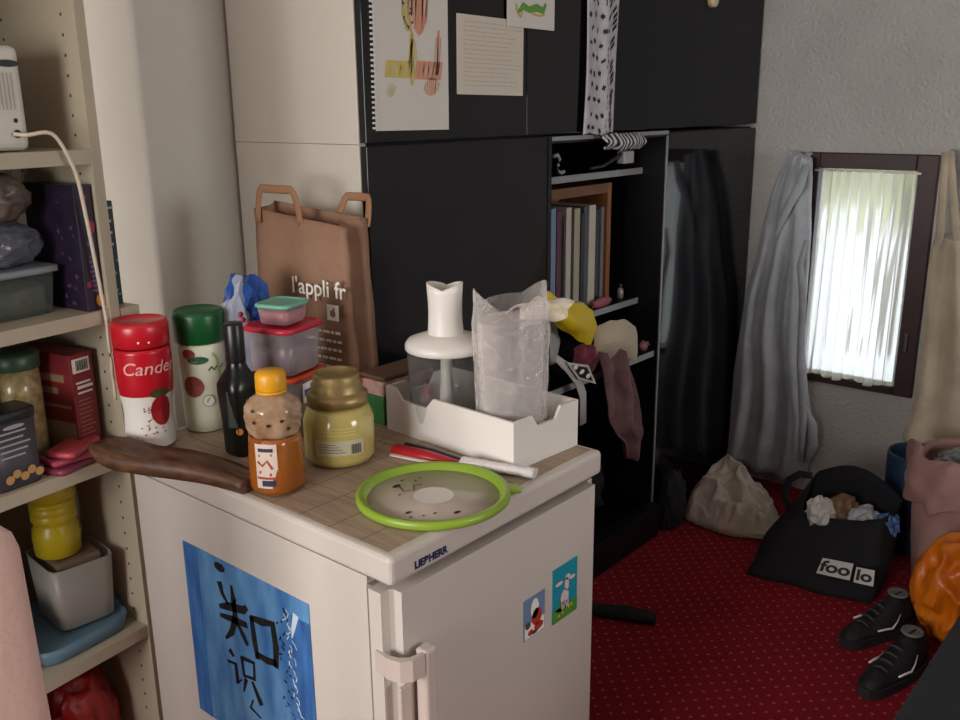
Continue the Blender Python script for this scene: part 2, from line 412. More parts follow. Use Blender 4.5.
bmesh.ops.bevel(m.bm, geom=[e for e in m.bm.edges if abs(e.verts[0].co.z-e.verts[1].co.z) > .5 and e.verts[0].co.y < 0], offset=.022, segments=5, affect='EDGES')
door = m.build('door', enamel, fr)
MB().span((.006, .043, .04), (FX-.006, .053, .788)).build('door_gasket', mat('gasket', '#8d8279', .7), fr)
MB().span((.02, .06, 0), (FX-.02, FY-.05, .03)).build('plinth', mat('dark_plinth', '#2c2a28', .7), fr)
m = MB(); ring = [(-.004, .03), (-.008, .0), (-.003, -.022), (.012, -.034), (.036, -.036), (.036, -.028), (.016, -.024), (.006, -.014), (.001, .0), (.001, .03)]
m.rings([[(x, y, z) for x, y in ring] for z in (.652, .656, .684, .688)], smooth=False)
hb = m.build('handle_bracket', enamel2, door)
MB().box((.051, -.025, .455), (.028, .024, .47), None, .006, 3).build('handle_grip', enamel2, door)
MB().box((.024, -.0065, .40), (.030, .006, .46), None, .002).build('handle_recess', enamel2, door)
m = MB(); mp = planemap((.086, -.0062, .8185), (1, 0, 0), (0, 0, 1), (0, -1, 0))
text(m, mp, 'LIEBHERR', .017, 0, 0, .0009); m.build('logo', mat('navy_ink', '#1d2450', .5), fr)

# poster held on the side of the fridge
Py0, Py1, Pz0, Pz1 = .195, .56, .335, .70
pm = mat('blue_painted_sky', '#3468a2', .45, color2='#639ac8', vscale=6, stretch=(1, 3.0, .9), bump=.0)
po = thing('poster', 'blue calligraphy poster on the left side of the refrigerator', 'poster', (.006, Py1, Pz0))
PW, PH = Py1-Py0, Pz1-Pz0
MB().span((-.0016, -PW, 0), (-.0002, 0, PH)).build('sheet', pm, po)
mp0 = planemap((-.0016, 0, 0), (0, -1, 0), (0, 0, 1), (-1, 0, 0), .0004)
mp1_ = planemap((-.0016, 0, 0), (0, -1, 0), (0, 0, 1), (-1, 0, 0), .0008)
mp1 = lambda x, y: mp1_(.006+x*1.0, .034+y)
db = mat('deep_blue', '#2b5590', .5, color2='#3c76b4', vscale=14, stretch=(1, 4, .6))
m = MB(); rect(m, mp0, .0, 0, .045, PH); m.build('dark_blue_margin', db, po)
m = MB(); rect(m, mp0, .315, 0, PW, PH*.9); m.build('dark_blue_margin', db, po)
m = MB()
disc(m, mp1, .110, .315, .016, .009)
K = lambda pts, w_: stroke(m, mp1, pts, [q*1.35 for q in w_] if isinstance(w_, list) else w_*1.35)
K([(.105, .285), (.112, .262), (.128, .245)], [.012, .008, .004]); K([(.142, .29), (.146, .262), (.140, .245)], [.004, .012, .006])
K([(.098, .232), (.13, .243), (.175, .252), (.185, .262)], [.006, .013, .012, .008])
K([(.148, .262), (.146, .225), (.132, .192), (.11, .17)], [.006, .012, .011, .004]); K([(.148, .222), (.165, .2), (.178, .182)], [.004, .01, .008])
K([(.098, .214), (.14, .22), (.182, .224)], [.006, .011, .009])
K([(.196, .248), (.2, .20), (.205, .165)], [.009, .011, .009]); K([(.194, .245), (.225, .248), (.257, .256), (.262, .215), (.258, .17)], [.008, .012, .014, .012, .01]); K([(.203, .176), (.23, .174), (.26, .18)], [.008, .011, .01])
K([(.118, .15), (.13, .14)], [.009, .006]); K([(.108, .122), (.134, .126), (.136, .085), (.15, .1)], [.005, .009, .009, .003])
K([(.155, .15), (.158, .112), (.19, .118), (.192, .152), (.156, .148)], .007); K([(.164, .108), (.152, .075)], [.008, .003]); K([(.182, .11), (.205, .07)], [.006, .011])
K([(.18, .07), (.17, .05), (.2, .04)], [.003, .006, .003])
m.build('brush_characters', black_ink, po)
m = MB(); rnd = random.Random(5)
for k in range(26):
    x = .285+rnd.uniform(-.012, .016); y = .30-k*.0085
    stroke(m, mp1, [(x, y), (x+rnd.uniform(-.008, .008), y-rnd.uniform(.002, .009))], rnd.uniform(.002, .004))
m.build('small_column_marks', black_ink, po)
m = MB()
for k in range(20):
    x = .292+rnd.uniform(-.004, .012)+k*.001; y = .30-k*.011
    stroke(m, mp1, [(x, y), (x+rnd.uniform(-.006, .01), y-.006), (x+rnd.uniform(-.004, .012), y-.014)], rnd.uniform(.001, .003))
stroke(m, mp1, [(.325, .30), (.315, .27), (.31, .25)], [.014, .01, .002])
m.build('white_flecks', mat('pale_blue_white', '#c9d9e6', .5), po)

# fridge magnets on the door
def magnet(x0, x1, z0, z1, tilt, label, sky, draw):
    t = thing('fridge_magnet', label, 'magnet', ((x0+x1)/2, -.0055, (z0+z1)/2), group='picture magnets on the refrigerator door', rot=(0, tilt, 0))
    w_, h_ = x1-x0, z1-z0
    MB().box((0, 0, 0), (w_, .002, h_), None, .0006).build('plate', sky, t)
    draw(t, planemap((0, -.001, 0), (1, 0, 0), (0, 0, 1), (0, -1, 0), .0004), planemap((0, -.001, 0), (1, 0, 0), (0, 0, 1), (0, -1, 0), .0007), w_, h_)
def draw1(t, a, b, w_, h_):
    m = MB(); rect(m, a, -w_/2+.002, -h_/2+.002, w_/2-.002, -h_*.12); disc(m, b, .0, h_*.18, .012, .02); m.build('white_figure', white_print, t)
    m = MB(); disc(m, b, .006, -.004, .015, .017); disc(m, b, .012, -h_*.3, .014, .008); disc(m, b, -.012, -h_*.36, .008, .006); m.build('red_robe', mat('red_print', '#b03326', .5), t)
    m = MB(); disc(m, b, -.02, -.012, .008, .007); disc(m, b, .0, -h_*.40, .01, .004); m.build('brown_detail', mat('brown_print', '#5c3a26', .6), t)
def draw2(t, a, b, w_, h_):
    m = MB(); rect(m, a, -w_/2, -h_/2, w_/2, -h_*.26); disc(m, a, -.01, -h_*.27, .02, .008); m.build('grass_print', mat('grass_print', '#4e8d35', .5), t)
    m = MB(); disc(m, b, -.002, -.012, .013, .016); disc(m, b, .004, .012, .007, .014); disc(m, b, .007, .026, .008, .006)
    for dx in (-.01, -.004, .004, .009): rect(m, b, dx-.0018, -.036, dx+.0018, -.02)
    disc(m, b, -.02, .022, .012, .004); disc(m, b, .022, .02, .01, .004)
    m.build('white_animal', mat('pinkish_white_print', '#d9c6c8', .5), t)
    m = MB()
    for dx in (-.02, -.008, .012, .02): disc(m, b, dx, -h_*.36+dx*.2, .003)
    m.build('flowers', mat('yellow_print', '#c9b73b', .5), t)
magnet(.318, .381, .556, .637, 0, 'small picture magnet with red and white figure, left one on fridge door', mat('magnet_blue', '#6d87a4', .4), draw1)
magnet(.405, .484, .549, .661, .0, 'larger teal picture magnet with white animal on grass, right one on door', mat('magnet_teal', '#1f8fa3', .35), draw2)

# ------------------------------------------------------------------ things on the refrigerator
# carved wooden board
t = thing('wooden_board', 'dark carved wooden board lying along the left edge of fridge top', 'board', (0, 0, TOP))
m = MB(); rs = []
for k in range(25):
    u = k/24; y = .352+.345*u
    cx = .024-.082*u**1.25+.006*math.sin(u*6); hw = .020+.009*math.sin(min(1, u*2.2)*PI/2) + (.006 if u > .3 else 0)*min(1, (u-.3)*4 if u > .3 else 0)
    if u > .92: hw *= 1-(u-.92)*4
    zt = .024+.009*math.sin(u*PI)+(.014*(u-.7)/.3 if u > .7 else 0); zb = .001+(.02*((u-.8)/.2)**1.5 if u > .8 else 0)
    hol = .012*max(0, math.sin((u-.35)/.6*PI)) if .35 < u < .95 else 0
    rs.append([(cx-hw, y, zb), (cx-hw-.004, y, (zb+zt)/2), (cx-hw+.002, y, zt), (cx-hw*.55, y, zt-.002), (cx, y, zt-hol), (cx+hw*.5, y, zt-hol*.6), (cx+hw-.003, y, zt+.002), (cx+hw+.003, y, (zb+zt)/2), (cx+hw, y, zb), (cx, y, zb)])
m.rings(rs); m.build('board', mat('dark_wood', '#6d4a34', .45, color2='#452e21', vscale=10, stretch=(9, 1, 9)), t)

def cylbody(mb, prof, seg=40): return mb.lathe(prof, (0, 0, 0), seg)
# red sweetener jar
x, y = .042, .698; A = camang(x, y)
t = thing('sweetener_jar', 'tall red and white plastic sweetener jar with a red lid, left of green lid jar', 'jar', (x, y, TOP+.0012))
def rr(z): return .0435 + .0085*(1/(1+math.exp(-(z-.10)/.012))) + .003*math.exp(-((z-.03)/.03)**2)
pr = [(.038, 0), (.044, .004)] + [(rr(z), z) for z in [.01+.01*i for i in range(19)]] + [(rr(.19), .198)]
MB().lathe(pr, seg=40).build('body', mat('jar_red', '#bd1726', .28), t)
MB().lathe([(.047, .199), (.0525, .203), (.0525, .238), (.050, .247), (.046, .249), (.044, .246), (.0, .246)], seg=40).build('lid', mat('jar_red_lid', '#bf1a28', .3), t)
m = MB(); mp = cylmap(A, .046, .0007, lambda z: rr(z))
prw = [(rr(z)+.0006, z) for z in [.004+.008*i for i in range(14)]]
m.lathe(prw, seg=40, cap=False).build('white_base_print', white_print, t)
m = MB(); mp = cylmap(A, .05, .0014, lambda z: rr(z))
text(m, mp, 'Canderel', .034, .022, .163, .0002, .25)
m.build('brand_lettering', mat('pale_pink_print', '#e8a9a4', .5), t)
m = MB(); mp2 = cylmap(A, .05, .0018, lambda z: rr(z)); disc(m, mp2, .026, .078, .022, .030); m.build('strawberry_print', mat('straw_red', '#a3141f', .4), t)
m = MB(); disc(m, mp2, .024, .113, .020, .009); m.build('leaf_print', mat('leaf_print', '#4a4a20', .5), t)
m = MB(); rnd = random.Random(2)
for k in range(34): disc(m, mp2, rnd.uniform(-.03, .03), .02+rnd.random()**.8*.066, .0017, n=8)
m.build('pink_dots_print', mat('dot_red', '#a8323a', .5), t)
m = MB()
for dx, dz in ((-.005, .215), (.012, .214)): disc(m, cylmap(A, .05, .0026, lambda z: .0525), dx, dz, .002, n=8)
m.build('lid_marks', white_print, t)

# green lid jar
x, y = .168, .697; A = camang(x, y)
t = thing('sweetener_jar', 'white plastic jar with green lid standing right of the red jar', 'jar', (x, y, TOP+.0012))
pr = [(.038, 0), (.0425, .004), (.0435, .03), (.045, .10), (.0465, .175), (.045, .182)]
def rg(z): return .0430+.0035*z/.175
MB().lathe(pr, seg=40).build('body', mat('jar_cream', '#d8d8c0', .35), t)
MB().lathe([(.046, .182), (.050, .186), (.0505, .236), (.048, .245), (.044, .247), (.043, .244), (0, .244)], seg=40).build('lid', mat('lid_green', '#0b5226', .35), t)
mp = cylmap(A, .045, .0012, rg)
m = MB(); disc(m, mp, -.008, .152, .02, .008); stroke(m, mp, [(.01, .13), (.016, .137), (.022, .13), (.028, .137), (.036, .131), (.044, .138)], .0035); m.build('green_print', mat('print_green', '#2f5d3a', .5), t)
m = MB(); disc(m, mp, -.025, .165, .013, .010); m.build('tomato_print', mat('print_apple', '#8d3a2e', .5), t)
m = MB(); disc(m, mp, -.022, .098, .021, .022); m.build('apple_print', mat('print_apple', '#8d3a2e', .5), t)
m = MB(); disc(m, mp, .006, .068, .0125); m.build('seal_ring_print', mat('print_grey_green', '#8f9a83', .5), t)
mp3 = cylmap(A, .045, .0016, rg)
m = MB(); disc(m, mp3, .006, .068, .0105); m.build('seal_print', white_print, t)
m = MB(); stroke(m, cylmap(A, .045, .0020, rg), [(.002, .064), (.005, .072), (.009, .074)], .003); stroke(m, mp3, [(.02, .165), (.03, .15), (.034, .12), (.03, .08)], .006); m.build('leaf_print', mat('print_leaf', '#9db77e', .5), t)

# oil bottle
x, y = .126, .518; A = camang(x, y)
t = thing('oil_bottle', 'slim dark glass oil bottle standing behind the honey bottle', 'bottle', (x, y, TOP+.0012))
m = MB(); m.rings([sq(.05, .05, 0, e=5), sq(.055, .055, .004, e=5), sq(.057, .057, .06, e=5), sq(.066, .066, .125, e=4.5), sq(.066, .066, .138, e=4), sq(.054, .054, .152, e=3), sq(.040, .040, .166, e=2.2), sq(.033, .033, .178, e=2), sq(.032, .032, .205, e=2)])
m.build('bottle_body', mat('dark_glass', '#0c0f0c', .28, spec=.4), t)
m = MB(); m.lathe([(.0175, .178), (.0180, .180), (.0178, .248), (.016, .252), (0, .252)], seg=24).build('cap', mat('cap_black', '#131314', .35), t)
def sqmap(rad): # approximate label on the side that faces the camera
    return cylmap(A, rad, .0008)
m = MB(); rect(m, cylmap(A, .0345, .001), -.024, .06, -.006, .13, 6); m.build('label', mat('oil_label', '#23281f', .5), t)
m = MB(); disc(m, cylmap(A, .0335, .0012), -.004, .052, .0065); m.build('round_sticker', mat('oil_orange', '#b06a2c', .5), t)

# honey bottle
x, y = .062, .330; A = camang(x, y)
t = thing('honey_bottle', 'squeeze bottle of honey with yellow cap, in front of dark oil bottle', 'bottle', (x, y, TOP+.0012)); t.scale = (1.05, 1.05, 1.03)
def hf(a, z): return 1+.05*math.cos(4*(a-A))*(1 if z < .09 else .3)
m = MB(); m.lathe([(.034, 0), (.041, .003), (.043, .012), (.042, .05), (.0405, .085), (.0405, .098)], seg=40, fn=hf)
m.build('honey_body', mat('honey', '#a05a1c', .18, color2='#8a4a18', vscale=9, coat=.4), t)
m = MB(); rs = []
for k in range(15):
    z = .099+.068*k/14; b = math.sin(PI*min(1, (z-.099)/.068))
    rs.append([((.0395+.0055*b-.018*max(0, (z-.15)/.017)+.0022*math.sin(7*a+z*160)*math.sin(z*210))*math.cos(a), (.0395+.0055*b-.018*max(0, (z-.15)/.017)+.0022*math.sin(7*a+z*160)*math.sin(z*210))*math.sin(a), z) for a in [2*PI*i/48 for i in range(48)]])
m.rings(rs); m.build('shoulder', mat('clear_honey_film', '#b59a80', .2, color2='#8c6a4a', vscale=26, coat=.4), t)
m = MB(); mp = lambda x_, z_: Vector(((.0395+.006*math.sin(PI*(z_-.099)/.068)+.001)*math.cos(A+x_/.042), (.0395+.006*math.sin(PI*(z_-.099)/.068)+.001)*math.sin(A+x_/.042), z_))
for dx, dz in ((-.03, .128), (-.008, .124), (-.032, .147), (.012, .130), (.022, .115)): disc(m, mp, dx, dz, .0035, .003, 10)
m.build('dark_droplets', mat('dark_honey', '#3a2a22', .3), t)
m = MB(); m.lathe([(.022, .166), (.0245, .168), (.0245, .172)], seg=32).lathe([(.0235, .172), (.0245, .174), (.0240, .197), (.021, .203), (0, .204)], seg=48, fn=lambda a, z: 1+.018*math.cos(24*a)); m.build('cap', mat('cap_yellow', '#d99a16', .4), t)
hz = lambda z: .0415*1.035
m = MB(); rect(m, cylmap(A-.25, .043, .0012, hz), -.024, .016, .012, .092, 8); m.build('label', mat('honey_label', '#d9c8b8', .5), t)
m = MB(); mpl = cylmap(A-.25, .043, .0018, hz)
rect(m, mpl, -.018, .079, .006, .085, 4); rect(m, mpl, -.014, .020, .008, .030, 4); m.build('label_dark_print', mat('label_navy', '#2c2c4a', .5), t)
m = MB(); stroke(m, mpl, [(-.018, .072), (.004, .074)], .004); stroke(m, mpl, [(-.02, .062), (-.012, .055), (-.004, .064), (.004, .05)], .004); stroke(m, mpl, [(-.018, .044), (.002, .04)], .005); rect(m, mpl, -.022, .032, .010, .036, 4); m.build('label_red_print', mat('label_red', '#a5412c', .5), t)

# mustard yellow jar
x, y = .221, .350; A = camang(x, y)
t = thing('glass_jar', 'fat yellow filled glass jar with a gold rim, right of honey bottle', 'jar', (x, y, TOP+.0012))
m = MB(); m.lathe([(.05, 0), (.060, .004), (.0645, .015), (.065, .05), (.0645, .082), (.058, .100), (.050, .108)], seg=48); m.build('jar_body', mat('mustard_cream', '#bcab66', .16, var=.08, vscale=6, coat=.5), t)
m = MB(); m.lathe([(.050, .108), (.0555, .110), (.056, .128), (.050, .131), (.0465, .136), (.0475, .146), (.0435, .149), (.042, .162), (.0385, .168), (.036, .166), (.034, .154), (.0, .154)], seg=48); m.build('gold_rim', mat('gold_metal', '#9c875a', .42, 0.7), t)
m = MB(); mp = cylmap(A, .065, .001)
rect(m, mp, -.045, .028, .045, .056, 14); m.build('label', mat('jar_label', '#b9b194', .5), t)
m = MB(); mp = cylmap(A, .065, .0014)
for k in range(12): rect(m, mp, .020+k*.0016, .030, .0208+k*.0016+(.0006 if k % 3 else 0), .048)
for k in range(4): rect(m, mp, -.040, .034+k*.005, .010-k*.006, .0352+k*.005, 6)
m.build('barcode', mat('jar_grey_ink', '#5b5847', .6), t)
m = MB()
for z in (.066, .072, .078): rect(m, mp, -.03, z, .03, z+.0012, 8)
m.build('embossed_lines', mat('jar_pale_ink', '#d3c277', .4), t)

# stack of food containers
def container(w_, d_, h_, z, body, lidm, label, lidh=.012, rz=0.0, inside=None, xy=(.262, .548)):
    t = thing('food_container', label, 'container', (xy[0], xy[1], z), rz, group='stacked plastic food containers')
    m = MB(); m.rings([sq(w_*.80, d_*.80, 0), sq(w_*.86, d_*.86, .004), sq(w_*.95, d_*.95, h_-lidh)]); m.build('tub', body, t)
    m = MB(); m.rings([sq(w_*.97, d_*.97, h_-lidh+.0005), sq(w_*1.05, d_*1.05, h_-lidh+.002), sq(w_*1.05, d_*1.05, h_-.003), sq(w_*.99, d_*.99, h_-.001), sq(w_*.90, d_*.90, h_-.001), sq(w_*.87, d_*.87, h_-.004)]); m.build('lid', lidm, t)
    if inside:
        m = MB(); m.rings([sq(w_*.76, d_*.76, .006), sq(w_*.84, d_*.84, h_*inside[0])]); m.build('contents', inside[1], t)
    return t
frost = clear('frosted_plastic', (.93, .91, .9), .30, .3, hexc('#b9aeb0'))
c1 = container(.125, .115, .128, TOP+.0012, clear('smoky_tub', (.9, .9, .9), .45, .3, hexc('#8f8a86')), mat('lid_orange', '#c4431f', .4), 'food container with orange lid at the bottom of the stack', inside=(.6, mat('food_beige', '#8b7c6c', .8)), rz=.3)
m = MB(); mp = planemap((0, 0, 0), (1, 0, 0), (0, 0, 1), (0, -1, 0), .056); rect(m, mp, -.03, .07, .03, .11); m.build('paper_label', white_print, c1)
m = MB(); mp = planemap((0, 0, 0), (1, 0, 0), (0, 0, 1), (0, -1, 0), .0575); rect(m, mp, -.025, .085, .025, .097); m.build('blue_label_print', mat('label_blue', '#41589a', .5), c1)
container(.122, .112, .096, TOP+.1296, frost, mat('lid_pink', '#bd2139', .4), 'food container with crimson lid in the middle of the stack', inside=(.55, mat('food_violet', '#6d5560', .7)), rz=.25)
container(.084, .076, .042, TOP+.2262, clear('pinkish_tub', (.95, .9, .9), .3, .3, hexc('#c7a8ab')), mat('lid_mint', '#74b29b', .45), 'small food container with mint green lid on top of the stack', lidh=.01, inside=(.6, mat('food_pink', '#c2616f', .6)), rz=.3)

# bread bag of clear and blue plastic
t = thing('plastic_food_bag', 'clear plastic food bag with blue print behind the oil bottle', 'bag', (.248, .668, TOP+.015))
m = MB(); m.crumple((0, 0, .145), (.048, .040, .142), .16, 3, 3); m.build('bag_film', clear('milky_film', (.9, .92, .97), .5, .2, hexc('#c9cfdb'), .4, 30), t)
m = MB(); m.crumple((.018, .0, .235), (.042, .044, .056), .22, 5, 3); m.build('blue_print', mat('bag_blue', '#2456a8', .3, color2='#12326b', vscale=16), t)
m = MB()
for k, (a, b) in enumerate(((-.025, .21), (-.012, .203), (-.03, .222))): m.blob((a, -.043, b), (.006, .004, .006), .2, 3, 2, k)
m.build('red_print', mat('bag_red', '#a03040', .4), t)

# brown paper carrier bag
F1, F2 = Vector((.405, .812, 0)), Vector((.428, .524, 0))
ux = (F2-F1).normalized(); nb = Vector((-ux.y, ux.x, 0))
kraft = mat('kraft_paper', '#93705a', .75, color2='#87644d', vscale=5, bump=.5, bscale=22)
BW, BD, BH = (F2-F1).length, .060, .417
t = thing('paper_bag', 'tall brown paper carrier bag with two handles at the back of the fridge', 'bag', (F1.x, F1.y, TOP+.001), math.atan2(ux.y, ux.x))
m = MB(); rs = []
def bagpt(u, s, z):
    k = z/BH; j = .004*noise.noise(Vector((u*3, s*3, z*9)))
    bulge = .012*math.sin(PI*u)*(1-abs(2*k-1)**2)
    return u, k, j, bulge
N = 14
for i in range(16):
    z = BH*i/15; ring = []; k = z/BH
    tilt = lambda u: -.024*(u)*k**3        # top edge falls a little towards the right
    xs = lambda u: BW*u + (.004 if u > .5 else -.002)*(1-k)*8*(abs(u-.5)*2)*.3 - .012*k*(u)
    for a in range(N+1):
        u = a/N; ring.append((xs(u), -.010*math.sin(PI*u)*math.sin(PI*k) + .008*noise.noise(Vector((u*4, 0, z*12))), z+tilt(u)))
    for a in range(1, 6):
        s = a/6; ring.append((xs(1)-.045*math.sin(PI*s)*k, BD*s, z+tilt(1)+.012*s*k))
    for a in range(N+1):
        u = 1-a/N; ring.append((xs(u), BD+.004*noise.noise(Vector((u*4, 5, z*12))), z+tilt(u)+.012*k))
    for a in range(1, 6):
        s = 1-a/6; ring.append((xs(0)+.02*math.sin(PI*s)*k, BD*s, z+.012*s*k))
    rs.append(ring)
m.rings(rs, cap1=False); m.build('bag_body', kraft, t, solid=.0012)
hm = mat('kraft_handle', '#93694a', .7)
def bag_handle(y, x0, x1, h, lean):
    pts = []
    for i in range(21):
        a = i/20; pts.append((x0+(x1-x0)*(.5-.5*math.cos(PI*a)), y+lean*math.sin(PI*a), BH-.03+h*min(1, 1.55*math.sin(PI*a))))
    MB().tube(pts, .009, 8, .22, up=(0, 1, 0)).build('handle', hm, t)
bag_handle(-.002, .015, .145, .075, -.004)
bag_handle(BD+.003, .19, .275, .058, .030)
mp = planemap((0, -.021, 0), (1, 0, 0), (0, 0, 1), (0, -1, 0))
m = MB(); text(m, mp, "l'appli fr", .05, .207, .262, .0005)
# logo square with an apple shaped hole
S, cx, cz = .017, .247, .215
m2 = MB(); disc(m2, planemap((0, -.0216, 0), (1, 0, 0), (0, 0, 1), (0, -1, 0)), cx, cz-.002, .008); disc(m2, planemap((0, -.0216, 0), (1, 0, 0), (0, 0, 1), (0, -1, 0)), cx+.004, cz+.008, .003)
m2.build('logo_mark', kraft, t)
ml = MB(); rect(ml, mp, cx-S, cz-S, cx+S, cz+S); ml.build('logo_square', white_print, t)
m.build('white_lettering', white_print, t); m = MB()
rnd = random.Random(9)
for k in range(5):
    z = .172-k*.019; xx = .165
    while xx < .262:
        l = rnd.uniform(.008, .022); stroke(m, mp, [(xx, z), (xx+l, z)], .006); xx += l+.004
m.build('small_print_lines', white_print, t)

# packets behind the tray
t = thing('snack_box', 'red, white and green flat food box lying between paper bag and white tray', 'box', (.470, .447, TOP+.001), 0)
MB().box((0, 0, .030), (.15, .068, .060), None, .003).build('green_packet', mat('packet_green', '#2f6a35', .4), t)
MB().box((0, 0, .076), (.15, .070, .031), None, .003).build('red_packet', mat('packet_red', '#a32c22', .4, color2='#c9b9ae', vscale=22), t)
tag(MB().box((0, 0, .005), (.15, .075, .008), None, .002).build('cardboard_tray', mat('card_brown', '#5f4635', .7)), 'piece of brown cardboard on top of the red and green food box', 'cardboard', (.474, .449, TOP+.0935), 0)

# white tray box
t = thing('storage_box', 'white plastic storage box with notched rim at right end of fridge top', 'box', (.367, .055, TOP+.0012), -.06)
TW, TD, TH, th = .184, .342, .092, .006
nz = TH-.022
def notched(a, b, fixed, axis):
    """wall outline along a..b with a shallow notch in the middle"""
    L = b-a; return [(a, 0), (b, 0), (b, TH), (a+L*.64, TH), (a+L*.58, nz), (a+L*.36, nz), (a+L*.30, TH), (a, TH)]
m = MB()
def wall(pts2d, f0, f1):
    A_ = [f0(p) for p in pts2d]; B_ = [f1(p) for p in pts2d]; n = len(A_)
    va = [m.bm.verts.new(p) for p in A_]; vb = [m.bm.verts.new(p) for p in B_]
    m.bm.faces.new(va); m.bm.faces.new(list(reversed(vb)))
    for i in range(n): m.bm.faces.new((va[i], va[(i+1) % n], vb[(i+1) % n], vb[i]))
wall([(y_, z_) for y_, z_ in [(0, 0), (TD, 0), (TD, TH), (TD*.92, TH), (TD*.86, nz), (TD*.66, nz), (TD*.60, TH), (0, TH)]], lambda p: (0, p[0], p[1]), lambda p: (th, p[0], p[1]))
wall([(0, 0), (TD, 0), (TD, TH), (0, TH)], lambda p: (TW-th, p[0], p[1]), lambda p: (TW, p[0], p[1]))
sl = [(th, 0), (TW-th, 0), (TW-th, TH), (TW*.72, TH), (TW*.64, nz), (TW*.36, nz), (TW*.28, TH), (th, TH)]
wall(sl, lambda p: (p[0], 0, p[1]), lambda p: (p[0], th, p[1]))
wall(sl, lambda p: (p[0], TD-th, p[1]), lambda p: (p[0], TD, p[1]))
m.span((th, th, 0), (TW-th, TD-th, .005)); m.build('box_body', white_plastic, t)

# food processor bowl in the box
clearp = clear('clear_bowl', (.93, .93, .93), .04, .05, hexc('#9a9a9a'), edge=.45)
x, y = .452, .290
t = thing('food_processor_bowl', 'clear food processor bowl with white lid and feed tube in the white box', 'food processor', (x, y, TOP+.0072)); t.scale = (1.04, 1.04, 1.03)
m = MB(); m.lathe([(.058, 0), (.066, .004), (.071, .10), (.073, .158)], seg=48, cap=False); m.lathe([(.0, .003), (.06, .003)], seg=48, cap=False); m.build('bowl', clearp, t, solid=.002)
m = MB(); m.lathe([(.0, .160), (.074, .160), (.077, .163), (.077, .172), (.072, .180), (.045, .190), (.037, .192), (.0, .192)], seg=48); m.build('lid', white_plastic, t)
m = MB(); rs = []
for k in range(9):
    z = .190+.093*k/8; rs.append([((.034-.0025*math.sin(PI*k/8))*math.cos(a), (.034-.0025*math.sin(PI*k/8))*math.sin(a), z + ((.012*abs(math.sin(a-.6))**.7-.006) if k == 8 else 0)) for a in [2*PI*i/40 for i in range(40)]])
inner = [[(p[0]*.88, p[1]*.88, p[2]) for p in r] for r in reversed(rs)]
m.rings(rs+inner, cap0=False, cap1=True); m.build('feed_tube', white_plastic, t)
m = MB(); m.lathe([(.014, .004), (.014, .07), (.011, .10), (.011, .158)], seg=20); m.build('spindle', white_plastic, t)
m = MB()
for a, z in ((.6, .03), (.6+PI, .045)):
    pts = [(.014*math.cos(a), .014*math.sin(a), z), (.035*math.cos(a+.25), .035*math.sin(a+.25), z+.004), (.056*math.cos(a+.7), .056*math.sin(a+.7), z+.01)]
    m.tube(pts, [.010, .009, .004], 8, .12)
m.build('blade', mat('steel_blade', '#9a9a9a', .25, 1), t)
tag(MB().blob((0, 0, .04), (.017, .017, .042), .3, 3, 3, 6, 0).build('crumpled_packet', mat('packet_pink', '#b3485c', .4, color2='#c9b9b9', vscale=40)), 'crumpled pink packet seen through the clear processor bowl', 'packet', (.438, .332, TOP+.0135))
tag(MB().blob((0, 0, .02), (.055, .05, .02), .3, 3, 4, 9, 0, True).build('dark_plastic_lining', clear('dark_film', (.5, .5, .52), .55, .25, hexc('#3d3d42'), .8, 40)), 'crumpled dark film at the bottom of white box, under the bowl', 'film', (.463, .15, TOP+.0072))

# plastic wrapped cup
x, y = .452, .128
t = thing('wrapped_beaker', 'tall clear beaker inside crinkled clear plastic, front of the white box', 'beaker', (x, y, TOP+.05))
m = MB(); m.lathe([(.052, 0), (.056, .004), (.062, .20), (.0625, .205)], seg=40); m.build('beaker', clear('beaker_clear', (.98, .97, .97), .08, .06, hexc('#e4dcda'), edge=.7), t, solid=.0015)
m = MB(); rs = []
for k in range(31):
    z = .006+.232*k/30; ring = []
    for i in range(72):
        a = 2*PI*i/72; q = Vector((math.cos(a)*1.8, math.sin(a)*1.8, z*16))
        r = .0625+.009*z/.23 + .006*(abs(noise.fractal(Vector((q.x*2.6, q.y*2.6, q.z*.45)), .7, 2, 4))-.1)
        if z > .19: r += (z-.19)*(.35*math.sin(a*2+1.2)-.1)
        zz = z + (.028*max(0, math.sin(a*2.0+2.3))*((z-.16)/.07) if z > .16 else 0)
        ring.append((r*math.cos(a), r*math.sin(a), zz))
    rs.append(ring)
m.rings(rs, cap0=True, cap1=False); m.build('plastic_wrap', clear('crinkled_film', (.99, .98, .97), .16, .07, hexc('#f6efea'), .8, 75, edge=.6), t)
m = MB(); m.surf([[ (.0, -.02, .19), (.03, -.05, .2), (.07, -.08, .205)], [(.02, .0, .225), (.06, -.03, .235), (.10, -.07, .23)], [(.03, .04, .2), (.07, .02, .22), (.115, -.03, .215)]], 20, 20, .010, 30, 4)
m.build('wrap_flap', clear('pale_film', (.98, .97, .96), .5, .2, hexc('#efe6df'), .9, 50), t)

